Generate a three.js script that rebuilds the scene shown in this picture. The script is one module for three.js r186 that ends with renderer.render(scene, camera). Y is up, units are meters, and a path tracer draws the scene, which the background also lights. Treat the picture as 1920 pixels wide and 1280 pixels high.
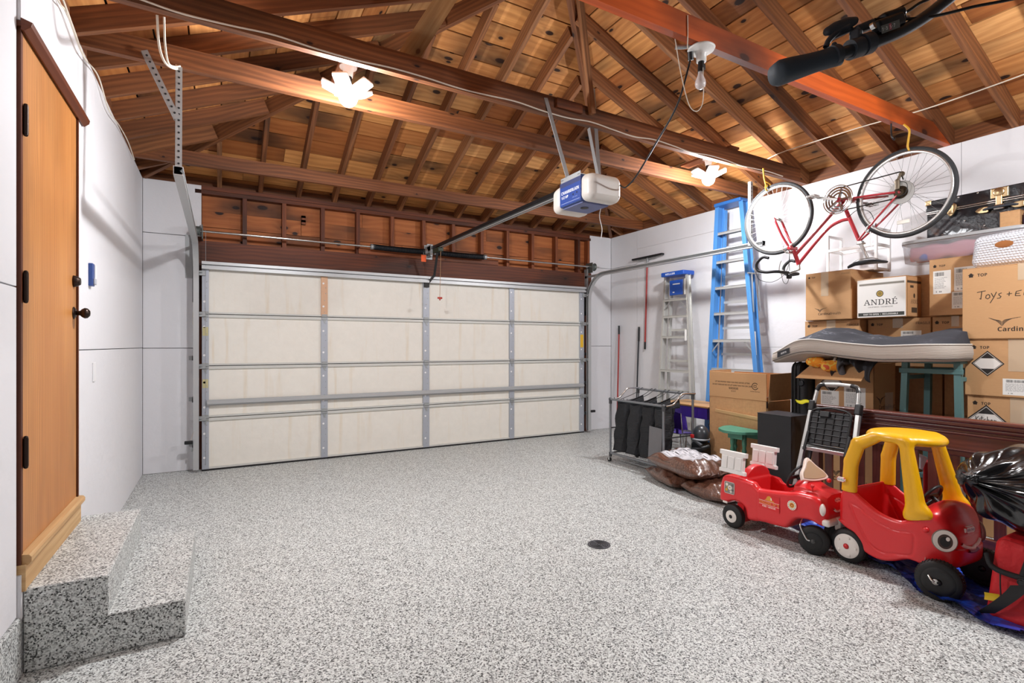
import * as THREE from 'three';
import { RoundedBoxGeometry } from 'three/addons/geometries/RoundedBoxGeometry.js';
import { mergeGeometries, mergeVertices, toCreasedNormals } from 'three/addons/utils/BufferGeometryUtils.js';
import { MarchingCubes } from 'three/addons/objects/MarchingCubes.js';
import { RectAreaLightUniformsLib } from 'three/addons/lights/RectAreaLightUniformsLib.js';
import { FontLoader } from 'three/addons/loaders/FontLoader.js';
import { TextGeometry } from 'three/addons/geometries/TextGeometry.js';

// ---------------------------------------------------------------- camera, lights, exposure
const scene = new THREE.Scene();
scene.background = new THREE.Color(0x050505);
const camera = new THREE.PerspectiveCamera(2 * Math.atan(640 / 974.5) * 180 / Math.PI, 1.5, 0.05, 60);
camera.position.set(0.684, 1.302, 6.366);
camera.lookAt(0.684 + Math.sin(0.511), 1.302, 6.366 - Math.cos(0.511));
camera.setViewOffset(1920, 1280, 0, -7, 1920, 1280);
const renderer = new THREE.WebGLRenderer({ antialias: true });
renderer.toneMapping = THREE.LinearToneMapping;
renderer.toneMappingExposure = 2.15;
renderer.shadowMap.enabled = true;
RectAreaLightUniformsLib.init();
// ceiling lamps: [x, y, z, downward panel strength, bare-bulb strength]; the third and fourth hang nearer than the frame's top edge
const LAMPS = [[1.41, 2.93, 2.885, 62, 4.2], [4.83, 2.93, 2.885, 56, 4.2], [4.3, 2.93, 5.95, 60, 5.5]];
const LAMP_SIZE = 0.24;

// ---------------------------------------------------------------- helpers
let seed = 20240611;
function rnd() { seed |= 0; seed = seed + 0x6D2B79F5 | 0; let t = Math.imul(seed ^ seed >>> 15, 1 | seed); t = t + Math.imul(t ^ t >>> 7, 61 | t) ^ t; return ((t ^ t >>> 14) >>> 0) / 4294967296; }
const R = (a, b) => a + (b - a) * rnd();
const V = (x, y, z) => new THREE.Vector3(x, y, z);
const PI = Math.PI;
const usedNames = {};
function numbered(n) { const k = usedNames[n] = (usedNames[n] ?? -1) + 1; return k ? `${n}_${String(k).padStart(3, '0')}` : n; }
function thing(name, label, category, pos = [0, 0, 0], rotY = 0, group) {
  const o = new THREE.Group(); o.name = numbered(name); o.position.set(...pos); o.rotation.y = rotY; scene.add(o);
  o.userData = { label, category }; if (group) o.userData.group = group; return o;
}
function struct(name, label, pos = [0, 0, 0]) {
  const o = new THREE.Group(); o.name = numbered(name); o.position.set(...pos); scene.add(o);
  o.userData = { kind: 'structure' }; if (label) o.userData.label = label; return o;
}
function clean(g) {
  let n = g.index ? g.toNonIndexed() : g.clone();
  for (const k of Object.keys(n.attributes)) if (!['position', 'normal', 'uv'].includes(k)) n.deleteAttribute(k);
  if (!n.attributes.normal) n.computeVertexNormals();
  if (!n.attributes.uv) n.setAttribute('uv', new THREE.BufferAttribute(new Float32Array(n.attributes.position.count * 2), 2));
  n.morphAttributes = {}; return n;
}
function merge(gs) { gs = [].concat(gs).flat(9); if (gs.length === 1) return gs[0]; return mergeGeometries(gs.map(clean)); }
// a part with geometry in its parent's own frame
function lp(parent, name, gs, mat, label) {
  const m = new THREE.Mesh(merge(gs), mat); m.name = name; m.castShadow = m.receiveShadow = true; parent.add(m);
  if (label) m.userData.label = label; return m;
}
// a part with geometry given in room coordinates (parents not turned)
function wp(parent, name, gs, mat, label) {
  const g = merge(gs).clone(); let p = parent, o = V(0, 0, 0);
  while (p && p !== scene) { o.add(p.position); p = p.parent; }
  g.translate(-o.x, -o.y, -o.z);
  return lp(parent, name, g, mat, label);
}
// one-mesh thing in room coordinates
function solo(name, label, category, gs, mat, group) {
  const g = merge(gs).clone(); g.computeBoundingBox(); const b = g.boundingBox;
  const c = V((b.min.x + b.max.x) / 2, b.min.y, (b.min.z + b.max.z) / 2); g.translate(-c.x, -c.y, -c.z);
  const m = new THREE.Mesh(g, mat); m.name = numbered(name); m.position.copy(c); m.castShadow = m.receiveShadow = true; scene.add(m);
  m.userData = { label, category }; if (group) m.userData.group = group; return m;
}
// uv in metres from the dominant normal; along = axis that u follows
function metreUV(g, along = 'x', ou = 0, ov = 0) {
  const p = g.attributes.position, n = g.attributes.normal, uv = new Float32Array(p.count * 2);
  for (let i = 0; i < p.count; i++) {
    const x = p.getX(i), y = p.getY(i), z = p.getZ(i), nx = Math.abs(n.getX(i)), ny = Math.abs(n.getY(i)), nz = Math.abs(n.getZ(i));
    let u, v;
    if (nx >= ny && nx >= nz) { u = z; v = y; if (along === 'y') { u = y; v = z; } }
    else if (ny >= nz) { u = x; v = z; if (along === 'z') { u = z; v = x; } }
    else { u = x; v = y; if (along === 'y') { u = y; v = x; } }
    uv[2 * i] = u + ou; uv[2 * i + 1] = v + ov;
  }
  g.setAttribute('uv', new THREE.BufferAttribute(uv, 2)); return g;
}
function box(x0, x1, y0, y1, z0, z1, along = 'auto', jitter = true) {
  const w = x1 - x0, h = y1 - y0, d = z1 - z0;
  const g = new THREE.BoxGeometry(w, h, d).toNonIndexed();
  if (along === 'auto') along = w >= h && w >= d ? 'x' : h >= d ? 'y' : 'z';
  metreUV(g, along, jitter ? R(0, 9) : 0, jitter ? R(0, 9) : 0); g.translate((x0 + x1) / 2, (y0 + y1) / 2, (z0 + z1) / 2); return g;
}
function rbox(w, h, d, r = 0.005, x = 0, y = 0, z = 0, seg = 2) { const g = metreUV(new RoundedBoxGeometry(w, h, d, seg, Math.min(r, w / 2.01, h / 2.01, d / 2.01)), w >= h && w >= d ? 'x' : h >= d ? 'y' : 'z', R(0, 9), R(0, 9)); g.translate(x, y, z); return g; }
function rb(x0, x1, y0, y1, z0, z1, r = 0.005, seg = 2) { return rbox(x1 - x0, y1 - y0, z1 - z0, r, (x0 + x1) / 2, (y0 + y1) / 2, (z0 + z1) / 2, seg); }
// rectangular bar from a to b; h measured along 'up'
function beam(a, b, w, h, up = V(0, 1, 0), round = 0) {
  const A = a.isVector3 ? a : V(...a), B = b.isVector3 ? b : V(...b); const X = B.clone().sub(A), L = X.length(); X.normalize();
  let Z = X.clone().cross(up).normalize(); const Y = Z.clone().cross(X).normalize();
  const g = round ? new RoundedBoxGeometry(L, h, w, 2, round) : new THREE.BoxGeometry(L, h, w).toNonIndexed();
  metreUV(g, 'x', R(0, 9), R(0, 9));
  const m = new THREE.Matrix4().makeBasis(X, Y, Z).setPosition(A.clone().add(B).multiplyScalar(.5)); g.applyMatrix4(m); return g;
}
function rod(a, b, r, seg = 12, r2 = r) {
  const A = a.isVector3 ? a : V(...a), B = b.isVector3 ? b : V(...b), d = B.clone().sub(A), L = d.length();
  const g = new THREE.CylinderGeometry(r2, r, L, seg, 1).toNonIndexed();
  g.applyQuaternion(new THREE.Quaternion().setFromUnitVectors(V(0, 1, 0), d.normalize())); g.translate((A.x + B.x) / 2, (A.y + B.y) / 2, (A.z + B.z) / 2); return g;
}
function tube(pts, r, seg = 40, rs = 8, closed = false, tension = 0.5) {
  const c = new THREE.CatmullRomCurve3(pts.map(p => p.isVector3 ? p : V(...p)), closed, 'catmullrom', tension);
  return new THREE.TubeGeometry(c, seg, r, rs, closed);
}
function ball(r, x, y, z, sx = 1, sy = 1, sz = 1, w = 20, h = 14) { const g = new THREE.SphereGeometry(r, w, h); g.scale(sx, sy, sz); g.translate(x, y, z); return g; }
function torus(R0, r, x, y, z, rs = 10, ts = 40, axis = 'z') { const g = new THREE.TorusGeometry(R0, r, rs, ts); if (axis === 'x') g.rotateY(PI / 2); if (axis === 'y') g.rotateX(PI / 2); g.translate(x, y, z); return g; }
function lathe(prof, seg = 32, axis = 'y') { const g = new THREE.LatheGeometry(prof.map(p => new THREE.Vector2(p[0], p[1])), seg); if (axis === 'x') g.rotateZ(-PI / 2); if (axis === 'z') g.rotateX(PI / 2); return g; }
function poly(pts) { const s = new THREE.Shape(); pts.forEach((p, i) => i ? s.lineTo(p[0], p[1]) : s.moveTo(p[0], p[1])); s.closePath(); return s; }
function smooth(pts) { const s = new THREE.Shape(); const c = new THREE.SplineCurve(pts.concat([pts[0]]).map(p => new THREE.Vector2(...p))); s.setFromPoints(c.getPoints(pts.length * 6)); return s; }
function extr(shape, depth, bevel = 0, seg = 2, curve = 12) {
  return new THREE.ExtrudeGeometry(shape, { depth, bevelEnabled: bevel > 0, bevelThickness: bevel, bevelSize: bevel, bevelOffset: -bevel, bevelSegments: seg, curveSegments: curve });
}
function at(g, x = 0, y = 0, z = 0, rx = 0, ry = 0, rz = 0) { g = g.clone(); const m = new THREE.Matrix4().makeRotationFromEuler(new THREE.Euler(rx, ry, rz, 'YXZ')); g.applyMatrix4(m); g.translate(x, y, z); return g; }
// parametric sheet f(u,v)->[x,y,z], nu x nv
function sheet(f, nu, nv, uvs = 1) {
  const pos = [], uv = [], idx = [];
  for (let j = 0; j <= nv; j++) for (let i = 0; i <= nu; i++) { const p = f(i / nu, j / nv); pos.push(p[0], p[1], p[2]); uv.push(i / nu * uvs, j / nv * uvs); }
  for (let j = 0; j < nv; j++) for (let i = 0; i < nu; i++) { const a = j * (nu + 1) + i, b = a + 1, c = a + nu + 1, d = c + 1; idx.push(a, b, d, a, d, c); }
  const g = new THREE.BufferGeometry(); g.setAttribute('position', new THREE.Float32BufferAttribute(pos, 3)); g.setAttribute('uv', new THREE.Float32BufferAttribute(uv, 2)); g.setIndex(idx); g.computeVertexNormals(); return g;
}
// closed tubes of changing section: rings of points, capped
function loft(rings, capA = true, capB = true, closed = true) {
  const n = rings[0].length, pos = [], uv = [], idx = [];
  rings.forEach((r, j) => r.forEach((p, i) => { pos.push(p[0], p[1], p[2]); uv.push(i / n, j / (rings.length - 1)); }));
  const m = closed ? n : n - 1;
  for (let j = 0; j < rings.length - 1; j++) for (let i = 0; i < m; i++) { const a = j * n + i, b = j * n + (i + 1) % n, c = a + n, d = b + n; idx.push(a, b, d, a, d, c); }
  const cap = (j, flip) => { const c = rings[j].reduce((s, p) => [s[0] + p[0] / n, s[1] + p[1] / n, s[2] + p[2] / n], [0, 0, 0]); const k = pos.length / 3; pos.push(...c); uv.push(.5, .5); for (let i = 0; i < n; i++) { const a = j * n + i, b = j * n + (i + 1) % n; flip ? idx.push(k, b, a) : idx.push(k, a, b); } };
  if (capA) cap(0, true); if (capB) cap(rings.length - 1, false);
  const g = new THREE.BufferGeometry(); g.setAttribute('position', new THREE.Float32BufferAttribute(pos, 3)); g.setAttribute('uv', new THREE.Float32BufferAttribute(uv, 2)); g.setIndex(idx);
  g.computeVertexNormals(); return g;
}
// implicit surface: f(x,y,z) > 0 inside, box centre c, half size s
function blob(f, c, s, res = 48, maxTri = 60000) {
  const mc = new MarchingCubes(res, new THREE.MeshStandardMaterial(), true, false, maxTri); mc.isolation = 0; const d = res;
  for (let k = 0; k < d; k++) for (let j = 0; j < d; j++) for (let i = 0; i < d; i++) { const h = d / 2; mc.field[k * d * d + j * d + i] = f(c[0] + (i - h) / h * s[0], c[1] + (j - h) / h * s[1], c[2] + (k - h) / h * s[2]); }
  mc.update(); const n = mc.count; const pos = mc.positionArray.slice(0, n * 3);
  for (let i = 0; i < n; i++) for (let a = 0; a < 3; a++) pos[3 * i + a] = c[a] + pos[3 * i + a] * s[a];
  let g = new THREE.BufferGeometry(); g.setAttribute('position', new THREE.BufferAttribute(pos, 3)); g = mergeVertices(g, 1e-5); g.computeVertexNormals(); g.setAttribute('uv', new THREE.Float32BufferAttribute(new Float32Array(g.attributes.position.count * 2), 2)); return g;
}
const clamp = (x, a = 0, b = 1) => Math.min(b, Math.max(a, x)), mix = (a, b, t) => a + (b - a) * t, sstep = (a, b, x) => { const t = clamp((x - a) / (b - a)); return t * t * (3 - 2 * t); };

// ---------------------------------------------------------------- textures
function hash2(x, y, s) { let h = Math.imul(x, 374761393) + Math.imul(y, 668265263) + Math.imul(s, 1274126177) | 0; h = Math.imul(h ^ h >>> 13, 1274126177); return ((h ^ h >>> 16) >>> 0) / 4294967296; }
function vnoise(x, y, px, py, s) { // tiling value noise with integer periods
  const xi = Math.floor(x), yi = Math.floor(y), fx = x - xi, fy = y - yi, u = fx * fx * (3 - 2 * fx), v = fy * fy * (3 - 2 * fy);
  const X0 = ((xi % px) + px) % px, X1 = (X0 + 1) % px, Y0 = ((yi % py) + py) % py, Y1 = (Y0 + 1) % py;
  return mix(mix(hash2(X0, Y0, s), hash2(X1, Y0, s), u), mix(hash2(X0, Y1, s), hash2(X1, Y1, s), u), v);
}
function fbm(u, v, fx, fy, oct, s) { let a = 0, w = .5, t = 0; for (let o = 0; o < oct; o++) { a += w * vnoise(u * fx, v * fy, fx, fy, s + o); t += w; w *= .5; fx *= 2; fy *= 2; } return a / t; }
const lin2s = c => c <= .0031308 ? c * 12.92 : 1.055 * Math.pow(c, 1 / 2.4) - .055;
function dataTex(w, h, f, srgb = true, rep = [1, 1]) {
  const d = new Uint8Array(w * h * 4);
  for (let y = 0; y < h; y++) for (let x = 0; x < w; x++) { const c = f(x / w, y / h, x, y), i = (y * w + x) * 4; d[i] = clamp(c[0], 0, 255); d[i + 1] = clamp(c[1], 0, 255); d[i + 2] = clamp(c[2], 0, 255); d[i + 3] = 255; }
  const t = new THREE.DataTexture(d, w, h, THREE.RGBAFormat); t.wrapS = t.wrapT = THREE.RepeatWrapping; t.magFilter = THREE.LinearFilter; t.minFilter = THREE.LinearMipmapLinearFilter; t.generateMipmaps = true;
  if (srgb) t.colorSpace = THREE.SRGBColorSpace; t.repeat.set(...rep); t.needsUpdate = true; return t;
}
function canvasTex(w, h, draw) { const c = document.createElement('canvas'); c.width = w; c.height = h; const x = c.getContext('2d'); draw(x, w, h); const t = new THREE.CanvasTexture(c); t.colorSpace = THREE.SRGBColorSpace; t.anisotropy = 8; return t; }
function withRep(t, a, b) { const c = t.clone(); c.repeat.set(a, b); c.needsUpdate = true; return c; }
// wood: u follows the grain
function woodTex(w, h, o) {
  const knots = []; for (let i = 0; i < o.knots; i++) knots.push([R(0, 1), R(0, 1), R(.5, 1.2) * o.knotR, R(1.5, 2.6)]);
  return dataTex(w, h, (u, v) => {
    let wob = fbm(u, v, 3, 5, 3, o.s) * .12, kd = 0, halo = 0;
    for (const k of knots) { let du = Math.abs(u - k[0]), dv = Math.abs(v - k[1]); du = Math.min(du, 1 - du) * o.len; dv = Math.min(dv, 1 - dv) * o.wid; const d = Math.hypot(du / k[3], dv) / k[2]; if (d < 5) { wob += .05 * Math.exp(-d * d * .4); kd = Math.max(kd, sstep(1.05, .7, d)); halo = Math.max(halo, Math.exp(-d * .9)); } }
    const ring = Math.sin((v + wob) * o.rings * 2 * PI), fine = fbm(u, v, o.ff ?? 6, 160, 2, o.s + 9), broad = fbm(u, v, 3, 8, 4, o.s + 5), stain = sstep(.5, .8, fbm(u, v, 2, 3, 5, o.s + 21));
    let t = .5 + .22 * ring * (.4 + broad) + .5 * (fine - .5) + .7 * (broad - .5);
    let c = [0, 1, 2].map(i => mix(o.dark[i], o.light[i], clamp(t)));
    const st = 1 - (o.stain ?? 0) * stain; c = c.map(q => q * st);
    c = c.map((q, i) => q * (1 - .45 * halo) * (1 - kd) + kd * o.knot[i]);
    return c;
  }, true, [1 / o.len, 1 / o.wid]);
}
const plankTex = woodTex(1024, 1024, { s: 3, knots: 20, knotR: .024, len: 2.2, wid: 1.6, rings: 26, light: [240, 183, 118], dark: [200, 138, 80], knot: [50, 27, 13], stain: .45 });
const rafterTex = woodTex(1024, 512, { s: 41, knots: 6, knotR: .014, len: 2.4, wid: .8, rings: 22, light: [176, 121, 77], dark: [112, 72, 43], knot: [46, 24, 14], stain: .3 });
const doorTex = woodTex(512, 1024, { s: 77, knots: 0, knotR: .01, len: 2.1, wid: 1.0, rings: 46, ff: 3, light: [214, 150, 86], dark: [178, 112, 56], knot: [60, 30, 10], stain: .16 });
const cherryTex = woodTex(512, 256, { s: 99, knots: 0, knotR: .01, len: 1.6, wid: .5, rings: 16, light: [112, 56, 42], dark: [80, 36, 28], knot: [40, 20, 10], stain: .15 });
const paleTex = woodTex(512, 256, { s: 131, knots: 2, knotR: .012, len: 1.6, wid: .5, rings: 14, light: [216, 182, 132], dark: [186, 144, 96], knot: [90, 60, 34], stain: .2 });
// epoxy floor with vinyl flakes
const FL = 2048, FLM = 2.4, flakeTex = (() => {
  const n = 460, pal = []; for (let i = 0; i < n * n; i++) { const q = rnd(); let v = q < .37 ? R(222, 246) : q < .66 ? R(188, 216) : q < .83 ? R(142, 182) : q < .945 ? R(86, 130) : R(36, 76); pal.push(v); }
  const jx = new Float32Array(n * n), jy = new Float32Array(n * n), an = new Float32Array(n * n), st = new Float32Array(n * n); for (let i = 0; i < n * n; i++) { jx[i] = rnd(); jy[i] = rnd(); an[i] = rnd() * PI; st[i] = R(1, 1.9); }
  return dataTex(FL, FL, (u, v) => {
    const x = u * n, y = v * n, xi = Math.floor(x), yi = Math.floor(y); let best = 9, id = 0;
    for (let b = -1; b <= 1; b++) for (let a = -1; a <= 1; a++) { const k = ((yi + b + n) % n) * n + (xi + a + n) % n, dx = xi + a + jx[k] - x, dy = yi + b + jy[k] - y, c = Math.cos(an[k]), s = Math.sin(an[k]), p = (dx * c + dy * s), q = (dy * c - dx * s) * st[k]; const d = p * p + q * q; if (d < best) { best = d; id = k; } }
    const t = pal[id]; return [t * .985, t, t * .99];
  }, true, [1 / FLM, 1 / FLM]);
})();
const noiseTex = dataTex(512, 512, (u, v) => { const n = 255 * fbm(u, v, 8, 8, 6, 501); return [n, n, n]; }, false);
const grainTex = dataTex(512, 512, (u, v) => { const n = 255 * (.6 * fbm(u, v, 40, 6, 4, 601) + .4 * fbm(u, v, 90, 90, 2, 611)); return [n, n, n]; }, false);
const wrinkleTex = dataTex(512, 512, (u, v) => { const a = fbm(u, v, 4, 4, 5, 701), b = Math.abs(fbm(u, v, 6, 6, 4, 707) - .5) * 2; const n = 255 * clamp(.5 * a + .7 * (1 - b) - .25); return [n, n, n]; }, false);

// ---------------------------------------------------------------- materials
const std = (c, rough = .6, o = {}) => new THREE.MeshStandardMaterial({ color: c, roughness: rough, ...o });
const phys = (c, rough = .4, o = {}) => new THREE.MeshPhysicalMaterial({ color: c, roughness: rough, ...o });
const wallM = std(0xe3e3e6, .75, { bumpMap: withRep(noiseTex, 1.2, 1.2), bumpScale: .0035 });
const wallEdge = std(0x2b2826, .9);
const floorM = phys(0xf6f6f6, .42, { map: flakeTex, specularIntensity: .5 });
const plankMs = [0xffffff, 0xf0e0d0, 0xdcc4ac, 0xfff2e0, 0xc4a488, 0xe8d8c8].map(c => std(c, .7, { map: plankTex, bumpMap: plankTex, bumpScale: .001 }));
const rafterMs = [0xffffff, 0xe8dcd2, 0xd2c0b2].map(c => std(c, .65, { map: rafterTex }));
const joistM = std(0xdcc4b2, .6, { map: rafterTex }), joistOrange = std(0xf79a62, .5, { map: plankTex }), headerM = std(0xb2866a, .6, { map: rafterTex }), headerLight = std(0xe4b898, .6, { map: rafterTex }), sheathM = std(0xd0a890, .65, { map: plankTex }), paleM = std(0xf2e8dc, .7, { map: paleTex });
const fir = std(0xffffff, .45, { map: doorTex }), firDark = std(0x84604a, .5, { map: doorTex }), firPale = std(0xffffff, .6, { map: paleTex });
const galv = std(0xbfc1c2, .42, { metalness: .4 }), galvDull = std(0xa9acad, .5, { metalness: .6 }), galvStile = std(0xb4b9c2, .5, { metalness: .35 }), steelBright = std(0xd8d8d6, .22, { metalness: 1 });
const chrome = std(0xe8e8e8, .12, { metalness: 1 }), blackP = std(0x17181a, .45), blackMatte = std(0x1a1b1d, .8), rubber = std(0x1d1d1f, .75), brassM = std(0xcdb48a, .3, { metalness: 1 }), bronze = std(0x3b2f29, .35, { metalness: .8 });
const whiteP = std(0xf0efec, .35), paint = std(0xe9e9ea, .5), darkM = std(0x1d1a18, .85);

// ---------------------------------------------------------------- room
const W = 6.04, H = 2.985, ZN = 7.3, SL = 5 / 12, RUP = .14;  // width, wall height, near wall, roof pitch, rafter height above its lower edge
const floor = struct('floor'); wp(floor, 'slab', box(-.2, W + .2, -.15, 0, -.3, ZN + .2, 'x', false), floorM);
// left wall: plywood sheets with real joints on a dark backing, door opening z 2.70..3.64
const DZ0 = 2.7, DZ1 = 3.645, DY0 = .40, DY1 = 2.575;
function sheets(parent, ax, c, list) { // list of [u0,u1,y0,y1]; ax 'x': plane x=c facing dir
  for (const [u0, u1, y0, y1, jt = .0022] of list) {
    const g = ax === 'x' ? rb(Math.min(c, c + parent.userData.t), Math.max(c, c + parent.userData.t), y0 + jt, y1 - jt, u0 + jt, u1 - jt, .002, 1) : rb(u0 + jt, u1 - jt, y0 + jt, y1 - jt, c - .02, c, .002, 1);
    wp(parent, 'panel', g, wallM);
  }
}
const wallL = struct('wall_left'); wallL.userData.t = -.02;
sheets(wallL, 'x', 0, [[0, DZ0, 0, 1.275], [0, DZ0, 1.275, H], [DZ0, DZ1, DY1, H], [DZ0, DZ1, 0, DY0]]);
sheets(wallL, 'x', -.012, [[DZ1, ZN, .235, 1.53], [DZ1, ZN, 1.53, H]]);
wp(wallL, 'stud_backing', [box(-.14, -.021, 0, H, -.15, DZ0), box(-.14, -.033, 0, H, DZ1, ZN + .15), box(-.14, -.021, DY1, H, DZ0, DZ1), box(-.14, -.021, 0, DY0, DZ0, DZ1), box(-.16, -.12, DY0, DY1, DZ0, DZ1)], wallEdge);
wp(wallL, 'stem_curb', rb(-.04, .0, 0, .232, DZ1 - .05, ZN, .008), floorM, 'flake-coated concrete curb under the white sheets');
const wallR = struct('wall_right'); wallR.userData.t = .02;
sheets(wallR, 'x', W, [[0, .58, 0, 2.5], [0, .58, 2.5, H], [.58, 2.0, 0, 2.72, .0008], [.58, 2.0, 2.72, H, .0008], [2.0, 4.43, 0, 1.28, .0008], [2.0, 4.43, 1.28, H, .0008], [4.43, ZN, 0, H, .001]]);
wp(wallR, 'stud_backing', box(W + .021, W + .14, 0, H, -.15, ZN + .15), wallEdge);
const wallN = struct('wall_near'); wallN.userData.t = .02;
wp(wallN, 'panel', [box(-.14, W + .14, 0, H, ZN, ZN + .1), box(-.14, W + .14, H, 4.4, ZN, ZN + .1)], std(0x3c3835, .9));
// garage wall
const wallB = struct('wall_back');
sheets(wallB, 'z', 0, [[0, .44, 0, 1.272], [0, .44, 1.272, 2.44], [0, .51, 2.44, H], [5.64, W, 0, 1.29], [5.64, W, 1.29, 2.5], [5.62, W, 2.5, H]]);
wp(wallB, 'stud_backing', [box(-.14, .45, 0, H, -.15, -.021), box(5.63, W + .14, 0, H, -.15, -.021)], wallEdge);
for (const [a, b] of [[.445, .56], [5.52, 5.64]]) wp(wallB, 'jamb_board', box(a, b, 0, 2.21, -.14, .0, 'y'), headerM);
wp(wallB, 'header_beam', [box(.45, 5.64, 2.16, 2.40, -.1, .012, 'x')], headerM);
wp(wallB, 'top_plate', [box(.45, 5.64, 2.90, 2.94, -.09, .0, 'x')], headerM); wp(wallB, 'top_plate', [box(.0, W, 2.943, H, -.09, -.001, 'x')], headerM);
for (const x of [.47, .893, 1.29, 1.705, 2.11, 2.53, 2.94, 3.35, 3.77, 4.17, 4.58, 4.99, 5.40, 5.585]) wp(wallB, 'cripple_stud', box(x, x + .042, 2.40, 2.90, -.095, -.004, 'y'), rnd() < .5 ? headerLight : headerM);
[[.51, 2.2, 2.74], [2.2, 3.9, 2.74], [3.9, 5.6, 2.74], [.51, 1.5, 2.57], [1.5, 3.35, 2.57], [3.35, 4.6, 2.57], [4.6, 5.6, 2.57], [.51, 2.7, 2.395], [2.7, 5.6, 2.395]].forEach(([a, b, y]) => wp(wallB, 'sheathing_board', box(a + .002, b - .002, y + .003, y + .172, -.125, -.1, 'x'), sheathM));
wp(wallB, 'backing', box(.45, 5.64, 2.2, 3.1, -.16, -.126), wallEdge);
wp(wallB, 'spring_block', box(2.13, 4.02, 2.40, 2.47, -.004, .03, 'x'), headerLight); // board behind the torsion spring
for (const x of [1.25, 1.45]) wp(wallB, 'patch_board', box(1.50, 1.545, 2.70, 2.80, -.1, -.06, 'y'), headerLight);

// roof: three board-sheathed slopes on rafters
const cF = struct('ceiling'), cR = struct('ceiling'), cL = struct('ceiling');
const APX = W / 2, COURSE = .185, yLow = d => H + SL * d, cosS = 1 / Math.hypot(1, SL);
const upF = V(0, cosS, -SL * cosS), upL = V(-SL * cosS, cosS, 0), upR = V(SL * cosS, cosS, 0);
const pm = () => plankMs[Math.floor(rnd() * plankMs.length)];
function plankRow(parent, pt, up, s0, s1) { // pt(along, d) -> point on rafter lower plane
  const NR = Math.ceil((APX + .1) / COURSE);
  for (let i = -1; i < NR; i++) {
    const d = (i + .5) * COURSE, a0 = s0(i * COURSE), a1 = s1(i * COURSE); if (a1 - a0 < .1) continue;
    let a = a0, first = true;
    while (a < a1 - .01) {
      let b = a + (first ? R(.8, 2.6) : R(1.6, 3.4)); first = false; if (a1 - b < .5) b = a1;
      const A = pt(a + .0015, d), B = pt(b - .0015, d), off = up.clone().multiplyScalar(RUP * cosS + .011 + R(-.0015, .0015)); A.add(off); B.add(off);
      wp(parent, 'plank', beam(A, B, COURSE / cosS - .012, .02, up), pm()); a = b;
    }
  }
}
plankRow(cF, (a, d) => V(a, yLow(d), d), upF, d => Math.max(d, -.1), d => W - Math.max(d, -.1));
plankRow(cR, (a, d) => V(W - d, yLow(d), a), upR, d => Math.max(d, -.1), d => ZN + .05);
plankRow(cL, (a, d) => V(d, yLow(d), a), upL, d => Math.max(d, -.1), d => ZN + .05);
const rm = () => rafterMs[Math.floor(rnd() * rafterMs.length)];
const RD = RUP * cosS; // rafter depth square to the slope
function rafter(parent, A, B, up, w = .042, name = 'rafter', m) { const o = up.clone().multiplyScalar(RD / 2); wp(parent, name, beam(A.clone().add(o), B.clone().add(o), w, RD, up), m ?? rm()); }
for (let x = .675; x < W - .3; x += .394) { const d = Math.min(x, W - x) - .03; rafter(cF, V(x, yLow(-.06), -.06), V(x, yLow(d), d), upF); }
for (let z = .235; z < ZN; z += .412) { const d = Math.min(z - .03, APX - .02); rafter(cR, V(W + .06, yLow(-.06), z), V(W - d, yLow(d), z), upR); }
for (let z = .28; z < ZN; z += .412) { const d = Math.min(z - .03, APX - .02); rafter(cL, V(-.06, yLow(-.06), z), V(d, yLow(d), z), upL, .042); }
for (const [p, xs] of [[cL, t => t], [cR, t => W - t]]) { const A = V(xs(0), yLow(0) - .01, 0), B = V(xs(APX - .01), yLow(APX) - .01, APX - .01); const u = V(0, 1, 0); const o = V(0, .075, 0); wp(p, 'hip_rafter', beam(A.add(o), B.add(o), .042, .15, u), rafterMs[2]); }
wp(cR, 'ridge_board', box(APX - .02, APX + .02, yLow(APX) - .05, yLow(APX) + .13, APX, ZN, 'z'), rafterMs[1]);
wp(cF, 'frieze_block', box(-.05, W + .05, H - .002, H + .125, -.13, -.1, 'x'), rafterMs[2]); wp(cR, 'frieze_block', box(W + .022, W + .06, H - .002, H + .125, -.1, ZN, 'z'), rafterMs[2]); wp(cL, 'frieze_block', box(-.06, -.022, H - .002, H + .125, -.1, ZN, 'z'), rafterMs[2]);
// weathertight roof skin above the boards, so that no light enters
const skin = (p, a, b, c, d) => { const g = sheet((u, v) => [0, 1, 2].map(i => mix(mix(a[i], b[i], u), mix(d[i], c[i], u), v)), 1, 1); const q = g.clone(); q.translate(0, .02, 0); wp(p, 'roof_skin', [g, q], darkM); };
const sk = .2, yS = d => yLow(d) + sk;
skin(cF, [-.2, yS(-.2), -.2], [W + .2, yS(-.2), -.2], [APX, yS(APX), APX], [APX, yS(APX), APX]);
skin(cR, [W + .2, yS(-.2), -.2], [W + .2, yS(-.2), ZN + .2], [APX, yS(APX), ZN + .2], [APX, yS(APX), APX]);
skin(cL, [-.2, yS(-.2), -.2], [-.2, yS(-.2), ZN + .2], [APX, yS(APX), ZN + .2], [APX, yS(APX), APX]);

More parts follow.
